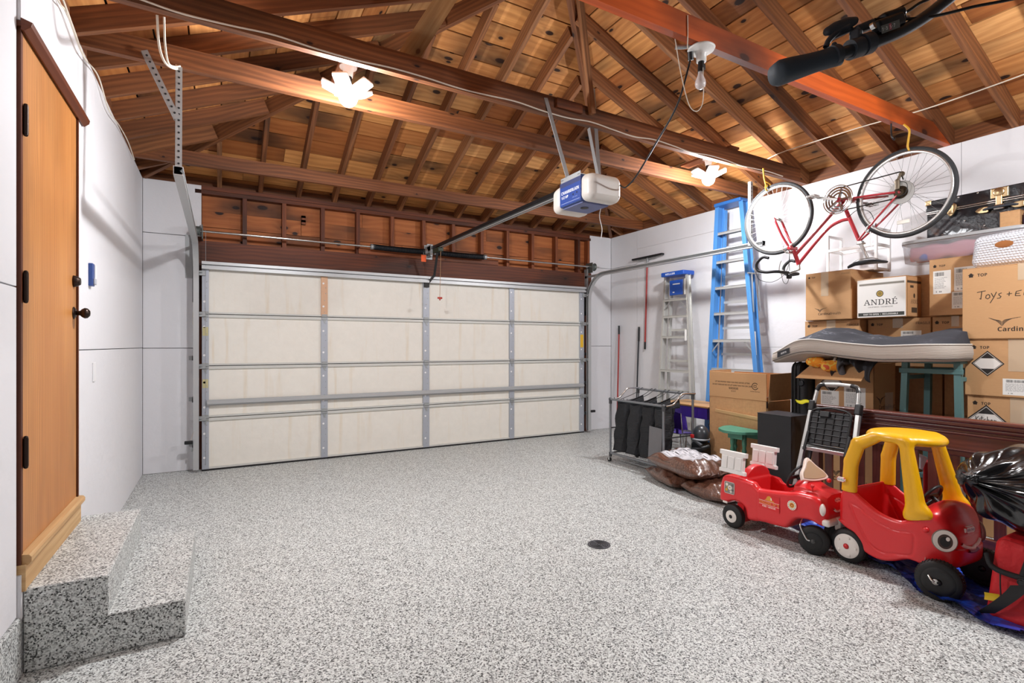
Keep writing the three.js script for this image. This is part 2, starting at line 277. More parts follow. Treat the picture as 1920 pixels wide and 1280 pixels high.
// ceiling joists
function joist(label, z, m, y0 = H, h = .125, x0 = -.02, x1 = W + .02, dz = 0) { return solo('ceiling_joist', label, 'ceiling joist', beam(V(x0, y0 + h / 2, z + dz), V(x1, y0 + h / 2, z - dz), .045, h), m, undefined); }
joist('dark ceiling joist nearest the garage door', .66, joistM);
joist('weathered ceiling joist just behind the two glaring lamps', 2.57, joistM, H, .125, -.02, W + .02, .05);
joist('ceiling joist in front of the glaring lamps with white cable along its edge', 3.165, joistM, H, .14, -.02, W + .02, .05);
joist('bright orange ceiling joist carrying the unlit bare bulb', 4.335, joistOrange, H, .13);
solo('ceiling_brace', 'pale raw timber brace rising steeply from the joist beside the left bright lamp', 'brace', beam([1.70, 3.09, 3.115], [2.10, 3.80, 3.115], .03, .125, V(0, 0, 1).cross(V(.5, .86, 0)).normalize()), paleM);
solo('ceiling_hanger', 'thin orange timber hanger rising from the joist above the garage opener to the roof peak', 'brace', beam([3.15, 3.06, 3.215], [3.0, 4.15, 3.215], .04, .04, V(1, 0, 0)), rafterMs[0]);
solo('cleat_board', 'short light wood cleat nailed to the joist above the garage opener', 'wood block', box(2.83, 3.06, 3.045, 3.115, 3.19, 3.215, 'x'), headerLight);

// lamps: screw base, hub and five LED wings each; glowing underside and a light of the same size just below
const ledM = new THREE.MeshStandardMaterial({ color: 0xffffff, emissive: 0xf8faff, emissiveIntensity: 9, roughness: .4 });
const lampLabels = ['left one of the two glaring lamps, hanging between the joists above the garage door', 'right one of the two glaring lamps, hanging above the blue ladder', 'ceiling lamp over the toy cars, nearer than the other lamps'];
LAMPS.forEach(([x, y, z, e, p], i) => {
  const t = thing('ceiling_lamp', lampLabels[i], 'lamp', [x, y, z]);
  const top = i < 2 ? .19 : .14;
  lp(t, 'mounting_board', box(-.06, .06, top, top + .02, -.3, .3, 'z'), joistM);
  lp(t, 'lampholder', [at(lathe([[0, .04], [.055, .04], [.055, .03], [.035, .02], [.028, -.03], [0, -.03]], 24), 0, top - .04, 0)], whiteP);
  lp(t, 'hub', rod([0, .012, 0], [0, top - .06, 0], .024, 20), blackP);
  for (let k = 0; k < 5; k++) { const a = k * 2 * PI / 5 + .4; const T = g => at(at(g, .03, 0, 0, 0, 0, .42), 0, 0, 0, 0, a, 0); const w = T(rbox(.145, .018, .10, .008, .075, .012, 0)); const m = lp(t, 'wing', w, whiteP); lp(m, 'led_panel', T(rbox(.137, .008, .092, .004, .075, -.002, 0)), ledM); }
  lp(t, 'core_led', at(new THREE.SphereGeometry(.06, 24, 16), 0, -.012, 0), ledM);
  const L = new THREE.RectAreaLight(0xf9f9fb, e, LAMP_SIZE, LAMP_SIZE); L.position.set(x, y - .075, z); L.rotation.x = -PI / 2; scene.add(L);
  const q = new THREE.PointLight(0xf9f9fb, p, 0, 2); q.position.set(x, y - .085, z); q.castShadow = true; q.shadow.radius = 3; scene.add(q);
});

// ---------------------------------------------------------------- side door
const sd = struct('door_1', 'stained wooden side door at the top of the steps', [0, DY0, DZ0]);
wp(sd, 'door_leaf', rb(-.05, -.004, .475, 2.555, DZ0 + .025, DZ1 - .04, .003), fir);
wp(sd, 'door_frame', [box(-.1, -.002, DY0, DY1, DZ1 - .034, DZ1 - .012, 'y'), box(-.1, .003, DY0, DY1, DZ0, DZ0 + .02, 'y'), box(-.1, 0, DY1 - .02, DY1, DZ0, DZ1, 'z')], firDark);
wp(sd, 'head_trim', metreUV(at(extr(poly([[0, 0], [.01, -.004], [.032, .016], [.036, .034], [0, .046]]), DZ1 - DZ0 + .09, .002), 0, 2.542, DZ0 - .09), 'z'), firDark);
wp(sd, 'threshold', metreUV(at(extr(poly([[-.05, 0], [.018, 0], [.028, .012], [.028, .03], [.02, .04], [-.05, .05]]), DZ1 - DZ0 - .01, .002), 0, .43, DZ0 - .012), 'z'), firPale);
wp(sd, 'kick_board', box(-.03, .012, .33, .435, DZ0, DZ1 - .01, 'z'), firPale);
for (const y of [2.20, 1.535, .875]) { const h = wp(sd, 'hinge', [rod([.006, y - .055, DZ1 - .037], [.006, y + .055, DZ1 - .037], .009, 12), box(-.003, .004, y - .055, y + .055, DZ1 - .06, DZ1 - .034)], bronze); wp(h, 'pin', [-1, 1].map(s => ball(.008, .006, y + s * .058, DZ1 - .037)), bronze); }
const kz = DZ0 + .085;
const kn = wp(sd, 'door_knob', [at(lathe([[0, .072], [.014, .07], [.026, .06], [.029, .048], [.022, .036], [.013, .028], [.012, .008], [0, .008]], 28, 'x'), -.004, 1.475, kz + .07 * 0)], bronze);
wp(kn, 'rosette', at(lathe([[0, .012], [.02, .011], [.032, .004], [.033, 0], [0, 0]], 28, 'x'), -.004, 1.475, kz), bronze);
wp(sd, 'deadbolt', at(lathe([[0, .03], [.018, .03], [.02, .027], [.024, .02], [.026, .018], [.03, .008], [.032, 0], [0, 0]], 28, 'x'), -.004, 1.645, kz), bronze);
const steps = thing('step_block', 'two-tread entry steps coated in grey flake epoxy below the wooden side door', 'steps', [.27, 0, 3.1]);
wp(steps, 'lower_tread', rb(.001, .548, 0, .168, 2.60, 3.622, .008, 3), floorM); wp(steps, 'upper_tread', rb(.001, .272, 0, .335, 2.60, 3.623, .008, 3), floorM);
const opnr = thing('wall_control', 'small blue and white garage opener button panel beside the wooden door', 'switch', [0, 1.65, 2.43]);
wp(opnr, 'blue_plate', rb(0, .022, 1.655, 1.79, 2.40, 2.455, .004), std(0x2f4a8a, .4)); wp(opnr, 'white_face', rb(.02, .03, 1.665, 1.785, 2.385, 2.415, .004), whiteP); wp(opnr, 'push_button', rb(.022, .034, 1.665, 1.70, 2.41, 2.445, .004), std(0xb9bcc4, .4));
const outl = thing('wall_outlet', 'blank white wall plate low on the left wall', 'outlet', [0, 1.08, 2.31]); wp(outl, 'cover_plate', rb(0, .008, 1.08, 1.195, 2.275, 2.345, .003), paint);

// ---------------------------------------------------------------- garage door
const gd = struct('door_2', 'closed cream sectional garage door with galvanized stiles', [2.97, 0, .1]);
const X0 = .52, X1 = 5.425, DOORZ = .10;
const creamTex = dataTex(512, 512, (u, v) => { const s = sstep(.55, .85, fbm(u, v, 30, 2, 4, 901)) * sstep(.3, .7, fbm(u, v, 2, 2, 3, 905)), n = fbm(u, v, 24, 24, 3, 909); return [238 - 6 * s + 6 * (n - .5), 234 - 12 * s + 6 * (n - .5), 224 - 20 * s + 6 * (n - .5)]; }, true, [.8, .8]);
const creamM = std(0xffffff, .6, { map: creamTex, bumpMap: withRep(noiseTex, 2.5, 2.5), bumpScale: .0012 }), railM = std(0xd2d2cc, .45, { metalness: .1 });
const ys = [.015, .551, 1.088, 1.626, 2.163], sx = [[.515, .578], [1.685, 1.758], [2.905, 2.988], [4.147, 4.222], [5.34, 5.42]];
const holeM = std(0xf4f4f4, .5), rustM = std(0xd9b090, .6, { metalness: .2 });
for (let r = 0; r < 4; r++) {
  for (let c = 0; c < 4; c++) wp(gd, 'panel', [rb(sx[c][1] - .01, sx[c + 1][0] + .01, ys[r] + .02, ys[r + 1] - .02, DOORZ - .03, DOORZ, .004)], creamM);
  for (let c = 0; c < 4; c++) { const a = sx[c][1], b = sx[c + 1][0]; wp(gd, 'section_rail', [box(a, b, ys[r + 1] - .034, ys[r + 1] - .004, DOORZ - .03, DOORZ + .018), box(a, b, ys[r] + .004, ys[r] + .022, DOORZ - .03, DOORZ + .018)], railM); }
  for (let c = 0; c < 5; c++) {
    const [a, b] = sx[c], end = c === 0 || c === 4; const st = wp(gd, 'stile', [rb(a, b, ys[r] + .002, ys[r + 1] - .002, DOORZ - .03, DOORZ + .022, .003)], c === 1 && r === 3 ? rustM : galvStile);
    const cx = mix(a, b, .35); wp(st, 'hole', [.25, .72].map(f => { const y = mix(ys[r], ys[r + 1], f + R(-.05, .05)); return at(new THREE.CylinderGeometry(.011, .011, .002, 16), cx, y, DOORZ + .0225, PI / 2); }), holeM);
    wp(st, 'bolt', [.1, .35, .5, .62, .86].map(f => ball(.005, mix(a, b, f > .4 ? .7 : .5), mix(ys[r], ys[r + 1], f), DOORZ + .022, 1, 1, .6, 8, 6)), galvDull);
    if (r > 0) { const cc = (a + b) / 2, hg = wp(gd, 'hinge', [rb(cc - .03, cc + .03, ys[r] - .035, ys[r] + .03, DOORZ + .02, DOORZ + .028, .002), rod([cc - .034, ys[r] + .004, DOORZ + .032], [cc + .034, ys[r] + .004, DOORZ + .032], .009, 10), at(extr(poly([[-.022, 0], [.022, 0], [0, -.05]]), .004), cc, ys[r] - .03, DOORZ + .024)], galvDull); }
  }
}
for (const [a, b, y] of [[.515, 5.425, 2.165], [.56, 5.39, .705]]) {
  const top = y > 2; const z = DOORZ + .022; // hat-section strut
  wp(gd, 'strut', top ? [box(a, b, y - .03, y, z, z + .05), box(a, b, y - .05, y - .033, z, z + .022), box(a, b, y - .078, y - .052, z, z + .045)] : [box(a, b, y - .012, y + .018, z, z + .045), box(a, b, y - .03, y - .012, z, z + .012), box(a, b, y + .018, y + .03, z, z + .012)], galv);
}
wp(gd, 'bottom_seal', rb(.515, 5.425, 0, .02, DOORZ - .03, DOORZ + .02, .006), rubber);
for (const [x, s] of [[.52, -1], [5.415, 1]]) {
  for (const y of [ys[1], ys[2], ys[3], 2.05]) wp(gd, 'roller', [rod([x, y, DOORZ + .05], [x + s * .05, y, DOORZ + .05], .006, 8), rod([x + s * .035, y, DOORZ + .05], [x + s * .06, y, DOORZ + .05], .022, 16), rb(x - .03, x + .03, y - .03, y + .02, DOORZ + .022, DOORZ + .04, .003)], galvDull);
}
wp(gd, 'warning_label', box(5.35, 5.405, 1.27, 1.46, DOORZ + .0225, DOORZ + .0235), std(0xe8b92c, .5)); wp(gd, 'worn_label', [box(.52, .572, 1.40, 1.49, DOORZ + .0225, DOORZ + .0235), box(.52, .572, .86, .95, DOORZ + .0225, DOORZ + .0235)], std(0xc9c090, .7));
// door tracks
function track(x, s, zEnd, label) {
  const t = thing('door_track', label, 'door track', [x, 0, .15]);
  const sec = poly([[-.025, -.028], [.025, -.028], [.025, -.016], [.021, -.016], [.021, -.024], [-.021, -.024], [-.021, .024], [.021, .024], [.021, .016], [.025, .016], [.025, .028], [-.025, .028]].map(([a, b]) => [a * -s, b]));
  const path = new THREE.CurvePath(); const zc = .15, rr = .36, yT = 2.335;
  const pts = []; for (let i = 0; i <= 10; i++) pts.push(V(x, mix(.03, yT - rr, i / 10), zc)); for (let i = 1; i <= 14; i++) { const a = i / 14 * PI / 2; pts.push(V(x, yT - rr + rr * Math.sin(a), zc + rr - rr * Math.cos(a))); } for (let i = 1; i <= 10; i++) pts.push(V(x, yT, mix(zc + rr, zEnd, i / 10)));
  const q = [[-.025, -.026], [.025, -.026], [.025, -.016], [.02, -.016], [.02, -.022], [-.021, -.022], [-.021, .022], [.02, .022], [.02, .016], [.025, .016], [.025, .026], [-.025, .026]];
  const rings = pts.map((p, i) => { const d = (i < pts.length - 1 ? pts[i + 1].clone().sub(p) : p.clone().sub(pts[i - 1])).normalize(); const nrm = V(0, -d.z, d.y); return q.map(([a, b]) => [p.x - s * a, p.y + nrm.y * -b, p.z + nrm.z * -b]); });
  wp(t, 'rail', toCreasedNormals(loft(s > 0 ? rings : rings.map(r => r.slice().reverse())), .5), galv);
  wp(t, 'flag_bracket', [rb(x + s * .028, x + s * .034, 1.75, 2.45, .0, .09, .002), rb(Math.min(x + s * .03, x + s * .1), Math.max(x + s * .03, x + s * .1), 2.0, 2.45, .0, .006, .002)], galvDull);
  for (const y of [.25, .72, 1.15]) wp(t, 'jamb_bracket', [rb(Math.min(x, x + s * .07), Math.max(x, x + s * .07), y, y + .04, .005, .014, .002), rb(x + s * .027, x + s * .034, y, y + .04, .005, .14, .002)], galvDull);
  wp(t, 'cable_drum_brace', beam([x + s * .03, 2.33, .02], [x + s * .03, 2.335, .5], .004, .035), galvDull);
  return t;
}
track(.465, -1, 2.72, 'galvanized garage door track curving up along the left white wall');
track(5.485, 1, 3.02, 'galvanized garage door track curving up beside the leaning brooms');
function angleIron(label, segs, holesZ) {
  const t = thing('angle_iron', label, 'angle iron', segs[0][1]);
  for (const [a, b] of segs) {
    const A = V(...a), B = V(...b), d = B.clone().sub(A), L = d.length(); d.normalize(); const side = V(0, 0, 1).cross(d).normalize();
    const m = wp(t, 'perforated_bar', [beam(A, B, .003, .034, side), beam(A.clone().add(side.clone().multiplyScalar(-.017)).add(V(0, 0, -.015)), B.clone().add(side.clone().multiplyScalar(-.017)).add(V(0, 0, -.015)), .03, .003, side)], galvDull);
    const hs = []; for (let k = .03; k < L - .02; k += .038) hs.push(at(new THREE.CylinderGeometry(.0062, .0062, .002, 10), ...A.clone().add(d.clone().multiplyScalar(k)).add(V(0, 0, .0016)).toArray(), PI / 2));
    wp(m, 'slot', hs, blackMatte);
  }
  return t;
}
angleIron('punched steel hanger with a diagonal brace holding up the left door track', [[[.465, 2.985, 2.64], [.465, 2.31, 2.69]], [[.294, 3.03, 2.655], [.458, 2.66, 2.672]]]);
angleIron('single punched steel hanger holding the right door track in front of the blue ladder', [[[5.46, 2.99, 2.9], [5.46, 2.33, 2.9]]]);

// torsion shaft
const sh = thing('torsion_spring', 'steel torsion shaft with black coil springs above the garage door', 'garage door spring', [3, 2.48, .1]);
const SZ = .115, SY = 2.482;
wp(sh, 'shaft', rod([.42, SY, SZ], [5.70, SY, SZ], .0127, 16), steelBright);
for (const [a, b] of [[2.28, 2.93], [3.08, 3.76]]) {
  wp(sh, 'coil_spring', (() => { const p = []; const turns = 60; for (let i = 0; i <= turns * 8; i++) { const q = i / 8 * 2 * PI; p.push(V(mix(a, b, i / turns / 8), SY + Math.cos(q) * .03 - .012 * Math.sin(PI * i / turns / 8) * .5, SZ + Math.sin(q) * .03)); } return new THREE.TubeGeometry(new THREE.CatmullRomCurve3(p), turns * 8, .0062, 5); })(), std(0x22262b, .45, { metalness: .5 }));
  wp(sh, 'winding_cone', [rod([a - .03, SY, SZ], [a + .03, SY, SZ], .034, 18, .03), rod([b - .03, SY, SZ], [b + .03, SY, SZ], .03, 18, .034)], galvDull);
}
wp(sh, 'center_bracket', [rb(2.99, 3.02, 2.42, 2.56, .03, .15, .004), rb(2.95, 3.06, 2.40, 2.58, .028, .034, .003)], galvDull);
for (const [x, s] of [[.475, -1], [5.59, 1]]) wp(sh, 'cable_drum', [at(lathe([[.016, -.03], [.05, -.03], [.052, -.022], [.045, -.018], [.045, .018], [.058, .024], [.058, .03], [.016, .03]], 28, 'x'), x, SY, SZ), rb(x - .045 * s - .004, x - .045 * s + .004, SY - .09, SY + .06, .0, .17, .003)], std(0x6f7672, .5, { metalness: .7 }));
for (const [x] of [[.55], [5.45]]) wp(sh, 'lift_cable', rod([x, SY, SZ + .04], [x, .06, .13], .0016, 6), galvDull);
const tg = thing('warning_tag', 'small orange warning tag hanging below the black torsion spring', 'tag', [2.9, 2.35, .15]); wp(tg, 'tag_card', rb(2.865, 2.93, 2.345, 2.43, .16, .162, .0008), std(0xf0622a, .6)); wp(tg, 'tag_string', rod([2.9, 2.43, .161], [2.9, 2.47, .14], .0012, 5), whiteP);
// opener
const op = thing('garage_opener', 'ceiling-hung garage opener motor with blue sides and white lens covers', 'garage opener', [3.02, 2.31, 3.3]);
const opTex = canvasTex(512, 340, (x, w, h) => { x.fillStyle = '#27489a'; x.fillRect(0, 0, w, h); x.fillStyle = '#3a4470'; x.fillRect(0, 0, w, 70); x.fillStyle = '#fff'; x.font = 'bold 62px sans-serif'; x.fillText('CHAMBERLAIN', 30, 175, 450); x.font = 'bold 56px sans-serif'; x.fillText('1/2 HP', 34, 240); x.fillStyle = '#0a0a14'; x.beginPath(); x.arc(330, 225, 14, 0, 7); x.arc(420, 215, 14, 0, 7); x.fill(); x.fillStyle = '#c8d2ea'; x.font = '18px sans-serif'; x.fillText('FORCE  ADJUST', 310, 272); x.fillRect(30, 308, 450, 5); });
const faceUV = g => { g.computeBoundingBox(); const b = g.boundingBox, p = g.attributes.position, uv = g.attributes.uv; return [b, p, uv]; };
function plate(w, h, tex, m = {}) { return [new THREE.PlaneGeometry(w, h), tex]; }
const ox = 2.885, oz0 = 3.17, oz1 = 3.43, oy0 = 2.318, oy1 = 2.50;
const ch = wp(op, 'chassis', rb(ox, ox + .27, oy0, oy1, oz0, oz1, .008), std(0x35518f, .4));
{ const b = new THREE.BoxGeometry(.002, oy1 - oy0 - .012, oz1 - oz0 - .006); b.translate(ox - .0005, (oy0 + oy1) / 2, (oz0 + oz1) / 2); wp(ch, 'printed_side', b, std(0xffffff, .4, { map: opTex })); }
wp(ch, 'base_cover', rb(ox + .02, ox + .25, oy0 - .012, oy0 + .004, oz0 + .01, oz1 - .01, .004), std(0x6a73a0, .5)); wp(ch, 'vent_hole', at(new THREE.CylinderGeometry(.03, .03, .004, 20), ox + .12, oy0 - .013, oz0 + .14), blackP);
{ const lens = (dir) => { const g = new RoundedBoxGeometry(.29, .195, .14, 5, .05); const p = g.attributes.position; for (let i = 0; i < p.count; i++) { const z = p.getZ(i), k = clamp((z / .07 + 1) / 2); p.setX(i, p.getX(i) * (1 - .10 * k * k)); p.setY(i, p.getY(i) * (1 - .10 * k * k) - .01 * k); } g.computeVertexNormals(); return dir < 0 ? at(g, 0, 0, 0, 0, PI, 0) : g; };
  const lensM = phys(0xf6f2ea, .4, { transmission: .25, thickness: 0 });
  wp(op, 'lens_cover', at(lens(1), ox + .135, 2.405, oz1 + .055), lensM); wp(op, 'lens_cover', at(lens(-1), ox + .135, 2.395, oz0 - .05), lensM);
  wp(op, 'cover_screw', [ball(.011, ox + .012, 2.47, oz1 + .055, .5, 1, 1)], galvDull);
  const vs = []; for (let k = 0; k < 8; k++) vs.push(at(rbox(.012, .012, .003, .001), ox + .12 + k * .017, 2.345, oz1 + .119, -.1, 0, .5)); wp(op, 'vent_slot', vs, std(0x8d8272, .7)); }
wp(op, 'hanger_bracket', [beam([ox, 2.515, 3.2], [ox + .27, 2.515, 3.2], .03, .004, V(0, 1, 0)), beam([ox, 2.51, 3.40], [ox + .27, 2.51, 3.40], .03, .004, V(0, 1, 0)), rb(ox, ox + .004, 2.49, 2.53, 3.18, 3.42, .001)], galvDull);
wp(op, 'hanger_strap', [beam([2.745, 3.10, 3.19], [2.90, 2.52, 3.25], .004, .032, V(1, 0, 0)), beam([2.90, 2.52, 3.25], [3.27, 2.95, 2.64], .004, .03, V(0, 0, 1))], galvDull);
wp(op, 'hanger_strap', [beam([3.29, 3.36, 3.05], [3.155, 2.51, 3.3], .004, .032, V(1, 0, 0)), beam([3.175, 2.985, 3.14], [3.15, 2.51, 3.3], .032, .004, V(1, 0, 0))], galvDull);
wp(op, 'rail', [beam([3.02, 2.505, 3.2], [3.03, 2.535, .13], .026, .04, V(0, 1, 0)), beam([3.02, 2.487, 3.2], [3.03, 2.518, .13], .05, .004, V(0, 1, 0))], std(0x222528, .4, { metalness: .5 }), 'black opener rail');
wp(op, 'drive_chain', [rod([3.005, 2.473, 3.15], [3.012, 2.50, .2], .006, 6), rod([3.038, 2.473, 3.15], [3.045, 2.50, .2], .006, 6)], galvDull);
wp(op, 'header_bracket', [rb(2.99, 3.07, 2.52, 2.60, -.002, .03, .003), rb(2.99, 3.0, 2.50, 2.57, .0, .16, .002), rb(3.06, 3.07, 2.50, 2.57, .0, .16, .002)], galvDull);
wp(op, 'trolley', rb(2.99, 3.06, 2.45, 2.5, .22, .42, .006), std(0x2c3a2c, .5)); 
wp(op, 'door_arm', [beam([3.02, 2.46, .32], [3.025, 2.16, .19], .005, .03, V(1, 0, 0)), beam([3.025, 2.18, .20], [2.95, 2.07, .15], .005, .03, V(0, 1, 0)), rb(2.915, 2.975, 2.03, 2.10, .12, .155, .004)], std(0x2a2a2a, .5, { metalness: .4 }));
const rl = thing('release_cord', 'red pull handle on a long cord hanging from the opener trolley', 'pull cord', [3.0, 1.86, .45]); wp(rl, 'cord', rod([3.03, 2.45, .40], [3.0, 1.885, .45], .0028, 6), std(0xb8906c, .8)); wp(rl, 'pull_handle', [rb(2.97, 3.03, 1.862, 1.885, .44, .46, .006), rb(2.992, 3.008, 1.845, 1.865, .445, .455, .003)], std(0xb8321e, .5));
solo('power_cord', 'black power cord drooping from the bare bulb fixture to the opener', 'power cord', [tube([[3.0, 2.92, 4.3], [3.0, 2.7, 4.2], [3.03, 2.55, 4.0], [3.1, 2.43, 3.75], [3.14, 2.40, 3.6], [3.155, 2.44, 3.52], [3.15, 2.5, 3.42]].map(p => p), .0055, 60, 8)], blackP);
solo('control_wire', 'short white wire dangling below the opener', 'wire', tube([[3.12, 2.32, 3.36], [3.12, 2.25, 3.34], [3.16, 2.17, 3.32], [3.16, 2.1, 3.31]], .003, 24, 6), whiteP);
// photo-eyes
for (const [x, s, n] of [[.44, -1, 'left'], [5.50, 1, 'right']]) { const t = thing('photo_eye', s < 0 ? 'small dark safety sensor at the foot of the left door track' : 'small dark safety sensor at the foot of the right door track', 'sensor', [x, .28, .16]); wp(t, 'sensor_body', rb(x + Math.min(0, s * .075), x + Math.max(0, s * .075), .30, .335, .165, .20, .008), blackP); wp(t, 'bracket', [rb(x - .03, x + .03, .30, .31, .15, .168, .002), rb(x - .022, x + .022, .22, .26, .15, .156, .002)], galvDull); }

// floor drain
const dr = thing('floor_drain', 'round cast metal drain grate set in the flake floor', 'drain', [2.838, 0, 3.685]);
lp(dr, 'grate_rim', at(new THREE.TorusGeometry(.07, .004, 8, 48), 0, .002, 0, PI / 2), std(0x55565a, .5, { metalness: .6 })); lp(dr, 'grate_plate', at(new THREE.CylinderGeometry(.068, .068, .003, 40), 0, .0016, 0), std(0x5a5b60, .5, { metalness: .5 }));
lp(dr, 'slot', [-1, 1].flatMap(s => [0, 1, 2, 3, 4].map(k => at(new THREE.TorusGeometry(.012 + k * .011, .0024, 4, 18, PI * .9), 0, .003, 0, PI / 2, s > 0 ? -PI / 2 - .2 : PI / 2 - .2, 0))), blackMatte);

// wiring along the roof
const romex = std(0xe6dccb, .6);
solo('ceiling_cable', 'white cable stapled along the lower edge of the joist in front of the lamps', 'cable', [tube(Array.from({ length: 26 }, (_, i) => [mix(.05, 5.6, i / 25), 2.999 + .012 * Math.sin(i * 1.9) * (i % 3 ? 1 : .3), 3.192 + .05 - .1 * mix(.05, 5.6, i / 25) / 6]), .005, 160, 6)], romex);
solo('ceiling_cable', 'white cable running across the rafters above the bicycle', 'cable', tube([[5.56, 3.16, 2.85], [5.50, 3.195, 3.14], [5.49, 3.19, 3.54], [5.51, 3.185, 3.95], [5.545, 3.17, 4.35], [5.55, 3.175, 4.76], [5.535, 3.185, 5.2], [5.53, 3.19, 5.8]], .005, 90, 6), romex);
solo('wall_cable', 'pale wires sagging along the top of the left wall', 'cable', [tube([[.022, 2.96, 3.7], [.022, 2.91, 3.25], [.022, 2.94, 3.05], [.022, 2.90, 2.72], [.022, 2.97, 2.3], [.022, 2.90, 1.95], [.022, 2.95, 1.5], [.022, 2.97, 1.1], [.022, 2.935, .75]], .004, 90, 6), tube([[.03, 2.98, 3.7], [.03, 2.95, 3.2], [.03, 2.89, 2.8], [.025, 2.905, 2.70]], .004, 40, 6)], romex);
solo('looped_cable', 'looped white cable hanging between the joists at upper left', 'cord', [tube([[.40, 2.995, 3.15], [.405, 2.86, 3.1], [.43, 2.80, 3.05], [.47, 2.83, 2.95], [.45, 2.99, 2.64]], .006, 40, 6), tube([[.43, 2.995, 3.15], [.43, 2.88, 3.1], [.44, 2.81, 3.05], [.46, 2.84, 2.95], [.47, 2.99, 2.64]], .005, 40, 6)], romex);
solo('jamb_wire', 'thin pale wire running down the left jamb to the sensor', 'wire', tube([[.46, 2.6, .03], [.47, 2.3, .03], [.445, 1.8, .02], [.43, 1.55, .02], [.455, 1.4, .02], [.435, 1.1, .02], [.45, .8, .02], [.45, .5, .05], [.42, .33, .16]], .0022, 80, 5), romex);
// unlit bulb on the orange joist
const bl = thing('bulb_fixture', 'unlit clear bare bulb in a white porcelain holder under the orange joist', 'bulb', [3.03, 2.75, 4.33]);
wp(bl, 'porcelain_base', at(lathe([[0, .04], [.06, .04], [.075, .028], [.07, .018], [.04, .008], [.028, -.01], [.027, -.045], [0, -.045]], 36), 3.05, 2.945, 4.33), whiteP);
wp(bl, 'pull_socket', [rod([3.045, 2.84, 4.33], [3.05, 2.91, 4.33], .017, 20), rb(3.06, 3.075, 2.86, 2.89, 4.32, 4.34, .003)], blackP);
wp(bl, 'glass_bulb', at(lathe([[.012, .045], [.013, .03], [.018, .015], [.027, -.008], [.03, -.025], [.026, -.042], [.014, -.053], [0, -.056]], 28), 3.043, 2.80, 4.33), phys(0xf1ecec, .25, { transmission: .35, thickness: 0 }));
wp(bl, 'cord_plug', rod([2.985, 2.95, 4.31], [3.0, 2.91, 4.3], .016, 12), blackP);
wp(bl, 'flex_conduit', tube([[2.93, 2.99, 4.25], [2.96, 2.985, 4.28], [3.0, 2.985, 4.31]], .012, 20, 10), galvDull);
solo('pull_string', 'long pale string looping down from the bare bulb', 'string', [tube([[3.045, 2.86, 4.345], [3.043, 2.72, 4.352], [3.03, 2.64, 4.35], [2.995, 2.605, 4.34], [2.95, 2.64, 4.33], [2.90, 2.8, 4.32], [2.865, 2.99, 4.31]], .0026, 60, 6), tube([[2.905, 3.1, 4.362], [2.907, 2.98, 4.362], [2.905, 2.93, 4.362], [2.91, 2.915, 4.362]], .003, 20, 6)], romex);

// ---------------------------------------------------------------- storage along the right wall
function segD(x, y, a, b) { const dx = b[0] - a[0], dy = b[1] - a[1], t = clamp(((x - a[0]) * dx + (y - a[1]) * dy) / (dx * dx + dy * dy + 1e-12)); return Math.hypot(x - a[0] - t * dx, y - a[1] - t * dy); }
function sdPoly(P) { return (x, y) => { let d = 9, ins = false; for (let i = 0, j = P.length - 1; i < P.length; j = i++) { d = Math.min(d, segD(x, y, P[i], P[j])); if ((P[i][1] > y) !== (P[j][1] > y) && x < (P[j][0] - P[i][0]) * (y - P[i][1]) / (P[j][1] - P[i][1]) + P[i][0]) ins = !ins; } return ins ? d : -d; }; }
const spline2 = (P, n = 6, closed = true) => new THREE.SplineCurve((closed ? P.concat([P[0]]) : P).map(p => new THREE.Vector2(...p))).getPoints(P.length * n).map(p => [p.x, p.y]);
const smax = (a, b, k) => { const h = clamp(.5 + .5 * (a - b) / k); return mix(b, a, h) + k * h * (1 - h); }, smin = (a, b, k) => -smax(-a, -b, k);
const capsule = (x, y, z, a, b, r0, r1) => { const ab = [b[0] - a[0], b[1] - a[1], b[2] - a[2]], ap = [x - a[0], y - a[1], z - a[2]], t = clamp((ap[0] * ab[0] + ap[1] * ab[1] + ap[2] * ab[2]) / (ab[0] ** 2 + ab[1] ** 2 + ab[2] ** 2)); return mix(r0, r1, t) - Math.hypot(ap[0] - t * ab[0], ap[1] - t * ab[1], ap[2] - t * ab[2]); };

